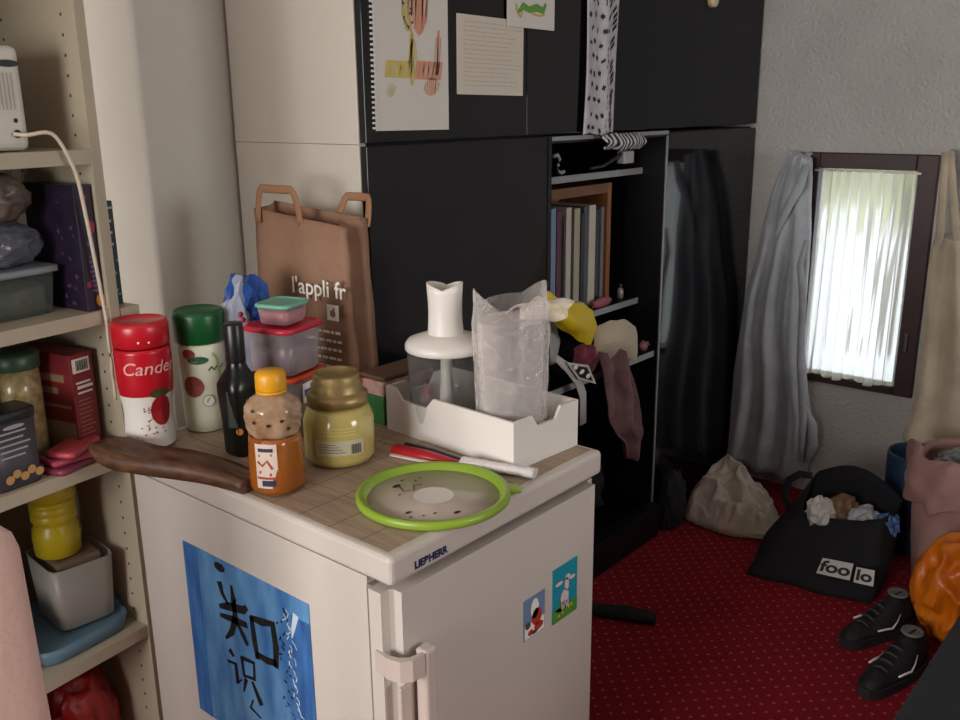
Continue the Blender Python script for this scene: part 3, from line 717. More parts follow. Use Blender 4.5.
# green rimmed lid with stains
t = thing('round_lid', 'round translucent lid with lime green rim lying at front of fridge top', 'lid', (.196, .090, TOP+.0012))
m = MB(); m.lathe([(.110, .001), (.124, .0), (.1285, .004), (.1285, .013), (.124, .016), (.116, .014), (.112, .006), (.110, .004)], seg=72, cap=False); m.lathe([(.110, .001), (.110, .004)], seg=72, cap=False)
a = math.radians(-42); m.box((.135*math.cos(a), .135*math.sin(a), .008), (.024, .03, .008), (0, 0, a), .003); m.build('rim', mat('lime_green', '#86a332', .35), t)
m = MB(); m.lathe([(0, .002), (.111, .002), (.111, .0045), (0, .0045)], seg=64, cap=False); m.build('disc', mat('grey_translucent_plastic', '#c2b4a6', .3, var=.15, vscale=14), t)
m = MB(); disc(m, lambda x_, y_: Vector((x_, y_, .0052)), .0, .0, .034, n=40); m.build('centre_disc', mat('lid_white', '#ddd6cd', .4), t)
m = MB(); lm = lambda x_, y_: Vector((x_, y_, .0054))
for sx, sy, sr in ((-.012, .075, .009), (.012, .085, .004), (-.035, .045, .003), (.025, .066, .003), (-.075, -.015, .006), (-.05, -.05, .0035), (-.025, -.075, .007), (-.085, -.03, .003), (-.068, -.042, .003), (.04, .07, .0025)): disc(m, lm, sx, sy, sr, sr*.6, 12)
stroke(m, lm, [(-.01, .07), (-.02, .05), (-.005, .04), (.01, .055), (.02, .045)], .0022); m.build('food_stains', mat('stain', '#2c2320', .6), t)

# scraper: red and navy handle with white brush end
t = thing('dish_brush', 'red, white and navy handled brush lying before the white box', 'brush', (-.008, 0, TOP+.0012))
m = MB(); m.tube([(.307, .285, .011), (.320, .22, .010), (.332, .145, .008)], [.016, .015, .008], 10, .55); m.build('red_handle', mat('handle_red', '#b01a24', .35), t)
m = MB(); m.tube([(.300, .283, .003), (.316, .2, .003), (.334, .135, .004)], [.014, .013, .008], 8, .2); m.build('white_underside', white_plastic, t)
m = MB(); m.tube([(.333, .283, .012), (.342, .22, .011), (.346, .142, .008)], [.0055, .0055, .004], 8, .8); m.build('navy_back', mat('handle_navy', '#20283f', .4), t)
m = MB(); rs = []
for k in range(19):
    u = k/18; c = Vector((.335+.04*u, .142-.135*u, .011)); hw = .015-.006*u+(.005 if u > .85 else 0)
    rs.append([c+Vector((hw*math.cos(a), .3*hw*math.cos(a), .009*math.sin(a)*(1.0)+.0025*noise.noise(Vector((u*14, a*2, 0))))) for a in [2*PI*i/14 for i in range(14)]])
m.rings(rs); m.build('white_head', mat('white_bristle', '#d9d2d0', .5, bump=.6, bscale=90), t)

# ------------------------------------------------------------------ papers on the overhead cabinet
paper = mat('drawing_paper', '#cfcac2', .8); YF = CABY-.0006
def sheet(label, x0, x1, z0, z1, tilt=0.0, name='paper_sheet', m_=None):
    t = thing(name, label, 'paper', ((x0+x1)/2, YF-.0012-(.0042 if 'caterpillar' in label else 0), (z0+z1)/2), rot=(0, tilt, 0))
    MB().box((0, 0, 0), (x1-x0, .0014, z1-z0)).build('page', m_ or paper, t); return t
pmap = planemap((0, -.0008, 0), (1, 0, 0), (0, 0, 1), (0, -1, 0), .0005)
pmap2 = planemap((0, -.0008, 0), (1, 0, 0), (0, 0, 1), (0, -1, 0), .0010)
s = sheet("spiral pad page with a child's yellow and orange crayon figure", .601, .837, 1.428, 1.80, .012, 'drawing')
crY, crO, crG = mat('crayon_yellow', '#c9b768', .8), mat('crayon_orange', '#cf9478', .8), mat('crayon_pale_green', '#b7b983', .8)
def scrib(mb, mp, cx, cz, w_, h_, n, wd, seed, ell=True):
    r_ = random.Random(seed)
    for i in range(n):
        k = (i+.5)/n*2-1; e = math.sqrt(max(0, 1-k*k)) if ell else 1
        x = cx+k*w_/2; stroke(mb, mp, [(x-.004, cz-h_/2*e), (x+r_.uniform(-.003, .003), cz), (x+.004, cz+h_/2*e)], wd)
m = MB(); scrib(m, pmap, .026, .085, .050, .13, 12, .0046, 1); stroke(m, pmap2, [(.0, .02), (-.01, .06), (.0, .12), (.02, .15), (.042, .14), (.052, .1), (.046, .05), (.02, .018)], .003); m.build('orange_crayon', crO, s)
m = MB(); scrib(m, pmap, .052, -.055, .085, .040, 17, .005, 3, False); scrib(m, pmap, .082, -.015, .018, .10, 4, .004, 8); scrib(m, pmap, .06, -.09, .05, .04, 8, .004, 5); m.build('orange_crayon', crO, s)
m = MB(); stroke(m, pmap, [(-.014, .14), (-.03, .1), (-.025, .05), (.0, .018)], .004); scrib(m, pmap, -.012, .085, .034, .12, 8, .003, 14); scrib(m, pmap, -.005, -.01, .014, .06, 4, .004, 2, False); scrib(m, pmap, -.045, -.055, .08, .036, 16, .0045, 4, False); scrib(m, pmap, .0, -.04, .02, .10, 6, .003, 21); scrib(m, pmap, -.07, -.1, .03, .03, 5, .002, 6); m.build('yellow_crayon', crY, s)
m = MB()
for k in range(11): disc(m, pmap2, -.012+.014*math.sin(k*2.2), .035+k*.0095, .003, n=8)
m.build('crayon_dots', mat('crayon_dark', '#4d4438', .8), s)
m = MB()
for k in range(34): m.box((-.121, -.001, -.18+.0108*k), (.012, .003, .0045))
s_ = m.build('spiral_binding', mat('spiral_white', '#d8d5d0', .5), s); s_['label'] = 'white perforated spiral edge'
s = sheet('cream letter page of faint ruled handwriting between two drawings', .868, 1.122, 1.505, 1.686, .015, 'letter', mat('letter_paper', '#cdc3b4', .8))
m = MB(); rnd = random.Random(4)
for k in range(15):
    z = .075-k*.0103; x = -.105
    while x < .08+rnd.uniform(-.02, .03):
        l = rnd.uniform(.006, .02); stroke(m, pmap, [(x, z), (x+l*.5, z+rnd.uniform(-.001, .001)), (x+l, z)], .0014); x += l+.004
m.build('faint_writing', mat('faint_ink', '#a59b90', .8), s)
s = sheet('small white drawing of a green and yellow caterpillar, right of the letter', 1.052, 1.25, 1.668, 1.80, .01, 'drawing')
m = MB(); stroke(m, pmap, [(-.055, -.03), (-.035, -.015), (-.01, -.022), (.02, -.015), (.05, -.02), (.06, -.002)], [.008, .02, .016, .02, .018, .01]); m.build('green_crayon', mat('crayon_green', '#5f9440', .8), s)
m = MB(); stroke(m, pmap2, [(-.065, -.012), (-.06, -.03), (-.045, -.042), (-.04, -.03)], .006); stroke(m, pmap2, [(.0, -.03), (.03, -.034), (.055, -.03)], .005); m.build('yellow_crayon', mat('crayon_gold', '#c3a64a', .8), s)

# patterned towel hanging over the cabinet, and its end on the ledge
tw = mat('starred_towel', '#b9b7b9', .9, var=.15, vscale=30)
m = MB(); X0, X1 = 1.385, 1.548
def tow(u, v):
    z = 1.398 + .49*v
    return Vector((X0+(X1-X0)*u + .016*v + .004*math.sin(5*v+u*3), CABY-.0095-.0045*math.sin(2*PI*1.7*u+.7)-.002*math.sin(2*PI*3*u+4*v), z+.004*math.sin(9*u)))
m.surf([[tow(i/10, j/6) for j in range(7)] for i in range(11)], 40, 24)
t = thing('hanging_towel', 'white towel with small black motifs hanging down the black overhead cabinet', 'towel', (0, 0, 0))
m.build('cloth', tw, t, solid=.004)
m = MB(); rnd = random.Random(17)
tmap = lambda x_, y_: tow(x_, y_)+Vector((0, -.0028, 0))
for j in range(13):
    for i in range(3):
        cx_, cy_ = .10+.19*i+.09*(j % 2)+rnd.uniform(-.03, .03), .03+.078*j+rnd.uniform(-.012, .012)
        for q in range(3):
            a = rnd.uniform(0, PI); l = .045; stroke(m, tmap, [(cx_-l*math.cos(a), cy_-l*.33*math.sin(a)), (cx_+l*math.cos(a), cy_+l*.33*math.sin(a))], .016)
m.build('black_star_motif', black_ink, t)
m = MB()
for j in range(30):
    for i in range(2):
        if rnd.random() < .8:
            x_, y_ = .66+.15*i+rnd.uniform(-.03, .03), .01+.033*j; stroke(m, tmap, [(x_, y_), (x_+.12, y_+.034)], .022)
m.build('black_stripe_motif', black_ink, t)
stripe = bpy.data.materials.new('zebra_cloth'); stripe.use_nodes = True
nt = stripe.node_tree; wv = nt.nodes.new('ShaderNodeTexWave'); wv.inputs['Scale'].default_value = 16; wv.inputs['Distortion'].default_value = 6
rp = nt.nodes.new('ShaderNodeValToRGB'); rp.color_ramp.interpolation = 'CONSTANT'; rp.color_ramp.elements[0].color = (.012, .012, .014, 1); rp.color_ramp.elements[1].color = (.5, .5, .5, 1); rp.color_ramp.elements[1].position = .5
tc = nt.nodes.new('ShaderNodeTexCoord'); nt.links.new(tc.outputs['Object'], wv.inputs['Vector']); nt.links.new(wv.outputs['Fac'], rp.inputs['Fac']); nt.links.new(rp.outputs[0], nt.nodes['Principled BSDF'].inputs['Base Color']); nt.nodes['Principled BSDF'].inputs['Roughness'].default_value = .9
m = MB(); p = [ony(u_, v_, CABY-.02) for u_, v_ in ((598, 136), (640, 134), (640, 147), (604, 149))]
m.surf([[p[0], (p[0]+p[1])/2+Vector((0, -.012, .004)), p[1]], [(p[0]+p[3])/2+Vector((0, -.02, 0)), (p[0]+p[2])/2+Vector((0, -.03, 0)), (p[1]+p[2])/2+Vector((0, -.02, 0))], [p[3], (p[3]+p[2])/2+Vector((0, -.015, -.003)), p[2]]], 20, 16, .006, 30)
tag(m.build('striped_scarf', stripe, solid=.006), 'black and white striped scarf end poking out under the hanging towel', 'scarf')

# ------------------------------------------------------------------ open shelf: contents
Y2 = CABY+.10
t = thing('cable_clip', 'white hooked cable clip on the top shelf of the open compartment', 'clip', (ony(557, 172, Y2).x, Y2, 1.2792))
MB().tube([(-.02, 0, .055), (0, 0, .06), (.012, 0, .045), (.004, 0, .03), (0, 0, .012), (.02, 0, .006), (.035, 0, .01)], .006, 8).build('hook', mat('clip_white', '#a9a8a6', .4), t)
t = thing('hair_straightener', 'dark strap ended with a small white block on the top open shelf', 'device', (ony(622, 165, Y2).x, Y2, 1.2792))
MB().box((.02, 0, .035), (.06, .03, .04), None, .004).build('white_block', mat('block_white', '#b6b4ae', .4), t)
MB().tube([(-.16, .02, .008), (-.1, .01, .012), (-.04, 0, .035), (0, 0, .05)], .008, 8, .7).build('strap', mat('strap_grey', '#3b3d40', .5), t)

YS = CABY+.10; ZS = .8425
bx0, bx1 = ony(548, 250, YS).x, ony(610, 250, YS).x
crate_h = ony(600, 184, YS).z-ZS
wd = mat('orange_wood', '#8d5c2e', .45, color2='#7a4a22', vscale=7, stretch=(8, 8, 1))
t = thing('wooden_crate', 'upright orange wood crate holding books on the black open shelf', 'crate', (bx0, YS, ZS))
CW = bx1-bx0; CD = .20
MB().span((CW-.022, 0, 0), (CW, CD, crate_h)).build('side_board', wd, t); MB().span((0, 0, 0), (.014, CD, crate_h)).build('side_board', wd, t)
MB().span((.014, 0, crate_h-.03), (CW-.022, CD, crate_h)).build('top_board', mat('brown_wood', '#6d4526', .5), t); MB().span((.014, CD-.01, .012), (CW-.022, CD, crate_h-.03)).build('back_board', wd, t)
MB().span((.014, 0, 0), (CW-.022, CD, .012)).build('bottom_board', wd, t)
bk = [('pale blue', '#6f86a0', .028, .93), ('plum', '#5c2440', .016, .90), ('black', '#18181c', .018, .84), ('off white', '#b9b2a6', .020, .92), ('dark brown', '#2c2422', .014, .88), ('cream', '#a89c88', .024, .90), ('charcoal', '#26282c', .016, .85), ('slate teal', '#4a5c62', .014, .90), ('ivory', '#beb5a8', .028, .91), ('dark grey', '#34343a', .022, .86), ('grey', '#6b6a6a', .014, .88)]
tot = sum(b[2] for b in bk); sc = (CW-.014-.022-.005)/tot; xx = .015
for nm, c, w_, hf_ in bk:
    ww = w_*sc; h_ = (crate_h-.045)*hf_
    b = thing('book', f'tall thin {nm} spined book upright in the orange wood crate', 'book', (bx0+xx+ww/2, YS+.006+random.uniform(0, .012), ZS+.0125), group='books in the wooden crate')
    cov = mat('cover_'+nm.replace(' ', '_'), c, .5)
    MB().span((-ww*.47, 0, 0), (ww*.47, .004, h_), .001).span((-ww*.47, .004, 0), (-ww*.40, .15, h_)).span((ww*.40, .004, 0), (ww*.47, .15, h_)).build('cover', cov, b)
    MB().span((-ww*.39, .0045, .003), (ww*.39, .147, h_-.003)).build('pages', mat('pages', '#b7ac98', .8), b)
    xx += ww
def small(name, label, cat, u, v, y, z, fn):
    p = ony(u, v, y); t = thing(name, label, cat, (p.x, y, z)); fn(t); return t
YT = CABY+.085
def f_(t): MB().lathe([(.018, 0), (.02, .004), (.02, .075), (.009, .095), (.009, .115), (.011, .116), (.011, .13), (0, .13)], seg=20).build('bottle_body', mat('small_dark_bottle', '#17171b', .2), t)
# items in front of the crate
def p_(u, v, y): return ony(u, v, y)
tag(MB().blob((0, 0, .02), (.033, .022, .022), .2, 3, 3, 2, 0).build('white_ball', mat('pouch_white', '#b8b2a8', .6)), 'small round white pouch before the book crate on the open shelf', 'pouch', (p_(575, 297, .655).x, .648, .752) if False else (p_(575, 297, .725).x-.0, .678, ZS+.0) if False else (p_(577, 300, .712).x, .7065, ZS))
tag(MB().blob((0, 0, .017), (.058, .012, .017), .2, 3, 3, 4, 0).build('zip_pouch', mat('pouch_pink', '#a9605f', .6, color2='#7d3c48', vscale=25)), 'flat dusty pink pouch lying on the open shelf before the crate', 'pouch', (p_(600, 300, .712).x, .7065, ZS))
for (u_, h_, c_, nm) in ((612, .05, '#8d8a88', 'tiny grey bottle, left of a pair on the open shelf edge'), (622, .062, '#a09c98', 'tiny silver bottle, right of a pair on the open shelf edge')):
    t = thing('small_bottle', nm, 'bottle', (p_(u_, 300, .74).x+.05, .74, ZS), group='tiny bottles on the open shelf')
    MB().lathe([(.010, 0), (.012, .003), (.012, h_*.6), (.006, h_*.75)], seg=16).build('bottle_body', mat('tiny_'+c_[1:], c_, .25, .3), t)
    MB().lathe([(.007, h_*.75), (.007, h_), (0, h_)], seg=16).build('cap', mat('tiny_cap', '#35353a', .4), t)

t = thing('storage_chest', 'low black box on the carpet at the foot of the open shelf', 'box', (1.25, .568, .001))
MB().span((0, 0, 0), (.60, .046, .10), .004).build('box_body', blackin, t); MB().span((-.004, -.003, .1005), (.604, .047, .118), .003).build('lid', satin, t)
tag(MB().blob((0, 0, .09), (.075, .038, .12), .25, 2.6, 4, 33, 0).build('black_garment', mat('black_jersey', '#17171a', .95)), 'black garment heaped on the carpet between cabinet door and cream blanket', 'garment', (1.945, .57, .001))
# heap of clothes spilling from the lower shelf
def quad(pts, y, bulge, seed=0):
    """rows of pixels on the plane y, bulged to the front"""
    n, mcols = len(pts), len(pts[0]); out = []
    for i, r in enumerate(pts):
        row = []
        for j, (u_, v_) in enumerate(r):
            b = math.sin(PI*(i+.3)/(n-.4))*math.sin(PI*(j+.3)/(mcols-.4))
            row.append(ony(u_, v_, y-bulge*b))
        out.append(row)
    return out
m = MB(); m.surf(quad([[(548, 291), (545, 305), (548, 318)], [(562, 300), (562, 316), (560, 328)], [(580, 303), (580, 325), (576, 340)], [(593, 310), (596, 328), (590, 346)]], CABY-.03, .05), 26, 22, .006, 22, 1)
tag(m.build('yellow_bag', mat('bright_yellow', '#d0b412', .55), solid=.004), 'bright yellow cloth bag bunched on the clothes heap behind the beaker', 'cloth bag')
m = MB(); m.surf(quad([[(592, 330), (594, 345), (592, 362)], [(606, 322), (610, 342), (608, 358)], [(624, 320), (626, 340), (624, 358)], [(634, 326), (638, 345), (636, 362)]], CABY-.015, .05), 26, 22, .007, 20, 2)
tag(m.build('folded_garment', mat('beige_cloth', '#b5a790', .9, bump=.3, bscale=40), solid=.006), 'folded beige garment on the lower open shelf right of yellow bag', 'garment')
m = MB()
rows = []
for i in range(9):
    u = i/8; row = []
    for j, (ul, ur_, v) in enumerate(((596, 626, 350), (601, 631, 375), (604, 636, 400), (607, 638, 425), (620, 637, 440), (624, 634, 457))):
        p = ony(ul+(ur_-ul)*u, v+(3*math.sin(9*u)), CABY-.03); p.y -= .018*math.sin(u*PI*4+j*.4)+.02*math.sin(PI*u); row.append(p)
    rows.append(row)
m.surf(rows, 40, 30, .006, 18, 3)
tag(m.build('scarf', mat('mauve_cloth', '#7b5c5c', .95, color2='#634848', vscale=14, bump=.4, bscale=60), solid=.006), 'dusty mauve scarf hanging down from the clothes heap on the open shelf', 'scarf')
m = MB(); m.surf(quad([[(574, 348), (574, 358), (577, 370)], [(585, 344), (586, 358), (587, 372)], [(597, 346), (598, 358), (594, 370)]], CABY-.022, .03), 18, 18, .008, 30, 5)
tag(m.build('crumpled_cloth', mat('dark_red_cloth', '#4a1626', .9, color2='#7d3040', vscale=40), solid=.005), 'crumpled dark red patterned cloth beneath the yellow bag', 'cloth')
m = MB(); a = [ony(u_, v_, CABY-.055) for u_, v_ in ((566, 362), (588, 365), (596, 384), (578, 379))]
o4 = [Vector((0, -.004, 0))]*4
m.poly(a)
tg = m.build('woven_tag', mat('tag_white', '#b9b6b0', .7), solid=.003); tag(tg, 'white and black diamond shaped tag hanging below the yellow bag', 'tag')
c = sum(a, Vector())/4; m = MB(); q = [c+(p-c)*.72+Vector((0, -.003, 0)) for p in a]; m.poly(q); m.build('black_print', black_ink, tg)
m = MB()
for k in range(3):
    q0 = c+(a[0]-c)*(.5-.4*k)+Vector((0, -.0045, 0)); m.blob(q0, (.012, .0015, .007), .3, 3, 2, k)
m.build('white_print', white_print, tg)
m = MB(); P = [ony(u_, v_, CABY-.045) for u_, v_ in ((556, 358), (568, 368), (578, 380), (583, 395), (583, 424))]
m.tube(P, [.010, .015, .018, .018, .018], 10, .14, up=(0, 1, 0))
tag(m.build('fabric_strap', mat('strap_white', '#b3afab', .8)), 'white fabric strap hanging straight down beside the white box', 'strap')
m = MB(); m.blob((0, 0, .03), (.18, .13, .045), .3, 2.5, 4, 11, 0)
tag(m.build('clothes_heap', mat('charcoal_cloth', '#1d1d20', .95)), 'dark heap of clothes on the lower open shelf under the beige garment', 'clothes', (1.47, .80, .666))
m = MB(); m.blob((0, 0, .06), (.05, .024, .075), .2, 2.5, 4, 12, 0); tag(m.build('folded_clothes', mat('pale_grey_cloth', '#a9a4a0', .9)), 'pale crumpled plastic carrier just left of the yellow bag', 'bag', (ony(545, 318, .66).x, .652, .7415))
for (u_, c_, nm) in ((643, '#8d5a5c', 'small pink trinket on lower open shelf beside beige garment'), (650, '#6b6866', 'small grey trinket at the right end of lower open shelf')):
    tag(MB().blob((0, 0, .018), (.02, .015, .018), .3, 3, 3, 3, 0).build('trinket', mat('trinket_'+c_[1:], c_, .5)), nm, 'trinket', (ony(u_, 350, .655).x, .655, .6655))
m = MB(); m.blob((0, 0, .13), (.24, .15, .16), .35, 2.5, 4, 21, 0)
tag(m.build('duffel_bag', mat('black_canvas', '#1a1a1d', .85, bump=.3, bscale=30)), 'dark duffel bag on the floor inside the open black compartment', 'bag', (1.56, .85, .062))

# ------------------------------------------------------------------ grey robe hanging on the window wall
tb = [(155, 789, 812), (175, 780, 812), (200, 771, 811), (230, 763, 811), (260, 757, 809), (300, 746, 806), (340, 740, 805), (380, 734, 808), (410, 729, 813), (440, 724, 812), (466, 720, 806)]
m = MB(); rs = []; XR_ = WALLX-.079
for k, (v, ul, ur_) in enumerate(tb):
    a, b = onx(ul, v, XR_), onx(ur_, v, XR_); z = (a.z+b.z)/2; cy = (a.y+b.y)/2; hw = abs(a.y-b.y)/2
    ring = []; kk = k/(len(tb)-1)
    for i in range(64):
        an = 2*PI*i/64; cs, sn = math.cos(an), math.sin(an)
        fold = (.014+.012*kk)*math.sin(4.5*cs*2.2 + .8*kk*3) + .009*math.sin(11*cs+z*9) + .012*noise.noise(Vector((cs*2.5, 3.1, z*4)))
        ring.append((XR_ - ((.024+.030*min(1, kk*2.2))*(abs(sn)**.7) + fold*abs(sn)*(.5+.5*kk))*(1 if sn > 0 else 0) + (.028*abs(sn)**.5 if sn < 0 else 0) , min(.605, cy+hw*cs), z+.012*cs+.006*noise.noise(Vector((cs*3, sn, z*9)))))
    rs.append(ring)
robe = thing('bathrobe', 'long grey blue robe hanging on the wall left of the window', 'robe', (0, 0, 0))
rc = mat('grey_fleece', '#a5a8ad', .95, color2='#94989e', vscale=10, bump=.4, bscale=50, sheen=.3)
fine = []
for i in range(len(rs)-1):
    for s_ in range(4):
        f = s_/4; fine.append([Vector(p)*(1-f)+Vector(q)*f for p, q in zip(rs[i], rs[i+1])])
fine.append([Vector(p) for p in rs[-1]])
m.rings(fine); m.build('robe_body', rc, robe)
m = MB(); P = [onx(u_, v_, XR_-.062) for u_, v_ in ((806, 165), (800, 185), (789, 205), (781, 222), (775, 240))]; m.tube(P, [.014, .018, .016, .012, .004], 10, .5, up=(1, 0, 0)); m.build('collar_fold', rc, robe)
m = MB(); P = [onx(u_, v_, XR_-.075) for u_, v_ in ((806, 240), (800, 265), (803, 300), (800, 360), (803, 420), (800, 462))]; m.tube(P, [.006, .012, .014, .013, .015, .012], 10, .6, up=(1, 0, 0)); m.build('front_edge_fold', rc, robe)
m = MB(); P = [onx(u_, v_, XR_-.035) for u_, v_ in ((803, 405), (812, 425), (813, 445), (806, 462))]; m.tube(P, [.01, .02, .02, .01], 10, .8, up=(1, 0, 0)); m.build('belt_end', rc, robe)

MB().tube([(XR_+.03, .40, 1.295), (WALLX-.021, .40, 1.30)], .008, 8).build('hanging_loop', rc, robe)
# cream blanket on the floor
t = thing('blanket', 'crumpled cream blanket on the carpet under the grey robe', 'blanket', (2.11, .42, 0.001))
bl = mat('cream_fleece', '#c2b7aa', .95, color2='#a89d90', vscale=9, bump=.5, bscale=50, sheen=.3)
m = MB(); n = 84; G = []
for i in range(n+1):
    row = []
    for j in range(n+1):
        u, v = i/n*2-1, j/n*2-1                       # disc mapped square
        x_, y_ = u*math.sqrt(1-v*v/2), v*math.sqrt(1-u*u/2); r = math.hypot(x_, y_)
        ed = 1+.22*noise.noise(Vector((x_*1.4, y_*1.4, 4.2)))*r
        env = max(0, 1-r**2.6)
        peak = .55+.45*math.exp(-((x_-.1)**2+(y_-.30)**2)/.20)
        q = Vector((x_*1.5+y_*.9, y_*1.5-x_*.8, 1.3))
        rid = .5-abs(noise.noise(q*1.3))*1.6 + .45*(.4-abs(noise.noise(q*2.7))*1.4)
        h = .004 + .215*env**.55*peak + .055*env**.5*rid + .006*noise.noise(q*7)
        dx = .03*noise.noise(q*2+Vector((9, 0, 0)))*env; dy = .04*noise.noise(q*2+Vector((0, 9, 0)))*env
        row.append(m.bm.verts.new((.125*x_*ed+dx+.02*env, .185*y_*ed+dy-.01, max(.004, h))))
    G.append(row)
for i in range(n):
    for j in range(n):
        f = m.bm.faces.new((G[i][j], G[i+1][j], G[i+1][j+1], G[i][j+1])); f.smooth = True
m.build('blanket_mass', bl, t, solid=.004)
MB().blob((.0, -.145, .022), (.085, .06, .028), .35, 2.2, 4, 71, 0, True).build('blanket_corner', bl, t)

# ------------------------------------------------------------------ black tote bag on the floor
blk = mat('black_cotton', '#0f0f12', .85, bump=.3, bscale=60)
t = thing('tote_bag', 'black canvas tote bag with white printed patch standing on red carpet', 'bag', (0, 0, 0.001))
def bez(a, b, f): return Vector(a)*(1-f)+Vector(b)*f
# corners: front-left, front-right, back-right, back-left at bottom / rim
bot = [Vector((1.775, .215, 0)), Vector((1.835, -.185, 0)), Vector((2.12, -.13, 0)), Vector((2.04, .235, 0))]
rim = [onx(800, 512, 1.96), onx(884, 520, 1.98), onx(906, 500, 2.13), onx(815, 470, 2.12)]
m = MB(); rs = []
ns = 14
for k in range(15):
    f = k/14; ring = []
    for c_ in range(4):
        A0, B0 = bot[c_], bot[(c_+1) % 4]; A1, B1 = rim[c_], rim[(c_+1) % 4]
        for i in range(ns):
            u = i/ns; p = bez(bez(A0, B0, u), bez(A1, B1, u), f)
            cen = bez(sum(bot, Vector())/4, sum(rim, Vector())/4, f)
            o_ = Vector((p.x-cen.x, p.y-cen.y, 0)); o_.normalize()
            p = p + o_*(.022*math.sin(PI*u)*math.sin(PI*min(1, f*1.1)) - .012*(1-math.sin(PI*u))*1.0 + .012*noise.noise(Vector((p.x*9, p.y*9, p.z*9))))
            if c_ == 2 and f > .7: p.z += .06*math.sin(PI*u)*(f-.7)/.3
            if c_ == 0 and f > .7: p.z -= .015*math.sin(PI*u)*(f-.7)/.3
            if f == 0: p.z = 0
            ring.append(p)
    rs.append(ring)
m.rings(rs, cap1=False); m.build('bag_body', blk, t, solid=.003)
m = MB(); P = [onx(u_, v_, 1.99) for u_, v_ in ((792, 515), (784, 495), (789, 480), (800, 474), (812, 476))]; m.tube(P, .012, 10, .3, up=(1, 0, 0)); m.build('handle', blk, t)
def facept(u_, f):   # point on the front face, u along, f up
    p = bez(bez(bot[0], bot[1], u_), bez(rim[0], rim[1], u_), f); o_ = Vector((-1, -.12, .3)).normalized()
    return p + o_*(.045)
def fmap(off): return lambda x_, y_: facept(x_, y_)+Vector((-1, 0, .3)).normalized()*off
m = MB(); rect(m, fmap(.0), .53, .26, .80, .46, 6); rect(m, fmap(.0), .83, .25, .985, .43, 4); patch = m.build('printed_patch', mat('patch_white', '#c9c5c0', .7), t)
m = MB(); text(m, lambda x_, y_: fmap(.002)(.665+x_, .36+y_), 'foo', .185, 0, 0, .006); text(m, lambda x_, y_: fmap(.002)(.905+x_, .34+y_), 'lo', .17, 0, 0, .006); m.build('patch_lettering', black_ink, patch)
# crumpled contents
cx0 = sum(rim, Vector())/4
for dx, dy, s_, c_, nm, nme in ((-.06, .07, (.05, .045, .05), '#c6c2ba', 'crumpled white paper at left inside the black tote bag', 'crumpled_paper'), (.0, .02, (.05, .05, .05), '#7d6047', 'crumpled brown paper in the middle of the black tote bag', 'crumpled_paper'), (-.02, -.055, (.055, .05, .04), '#b3b3b8', 'crumpled pale grey packet inside the black tote bag', 'packet'), (-.02, -.125, (.04, .035, .04), '#5577a8', 'crumpled blue and white packet at right inside the black tote bag', 'packet')):
    tag(MB().crumple((0, 0, 0), s_, .42, int(abs(dx*1000)+abs(dy*700))).build(nme, mat('crumple_'+c_[1:], c_, .6)), nm, 'paper' if 'paper' in nme else 'packet', (cx0.x+dx, cx0.y+dy, cx0.z-.045))

# navy bucket behind
t = thing('waste_bin', 'navy blue rounded bin against the wall behind the pink bag', 'bin', (2.315, -.135, 0.001))
m = MB(); m.lathe([(.075, 0), (.082, .01), (.092, .20), (.094, .335), (.090, .345), (.086, .335), (.078, .05), (0, .04)], seg=36); m.build('bin_body', mat('navy_plastic', '#1c3350', .5), t)

# pink bag with clear plastic inside
t = thing('laundry_bag', 'pink fabric bag stuffed with clear plastic at right edge', 'bag', (2.14, -.36, 0.001))
pk = mat('pink_fabric', '#a67f78', .9, color2='#94706a', vscale=7, bump=.3, bscale=30)
m = MB(); m.lathe([(.13, 0), (.15, .01), (.17, .12), (.18, .25), (.185, .36), (.187, .42), (.18, .43), (.172, .40)], seg=64, cap=False, fn=lambda a, z: 1+.04*math.sin(5*a+z*9)+.02*math.sin(11*a-z*14)); m.lathe([(0, .002), (.13, .001)], seg=64, cap=False); m.build('bag_body', pk, t, solid=.004)
m = MB(); rr_ = []
for i in range(9):
    a = math.radians(95+12*i); row = []
    for k, (rad, z) in enumerate(((.165, .41), (.186, .452), (.202, .43), (.206, .37), (.202, .30+.02*math.sin(i*2.1)))):
        rad += .008*math.sin(i*1.9+k)*(k > 0); row.append((rad*math.cos(a), rad*math.sin(a), z+.012*math.sin(i*1.3)))
    rr_.append(row)
m.surf(rr_, 36, 24, .006, 25, 6); m.build('gathered_rim', pk, t, solid=.004)
tag(MB().blob((0, 0, 0), (.135, .135, .075), .3, 3.0, 5, 31, None, True).build('crumpled_plastic', mat('silvery_film', '#8f9494', .25, color2='#5f6668', vscale=20, bump=.9, bscale=40)), 'crumpled clear plastic sheeting stuffed in the pink bag', 'plastic', (2.14, -.36, .37))

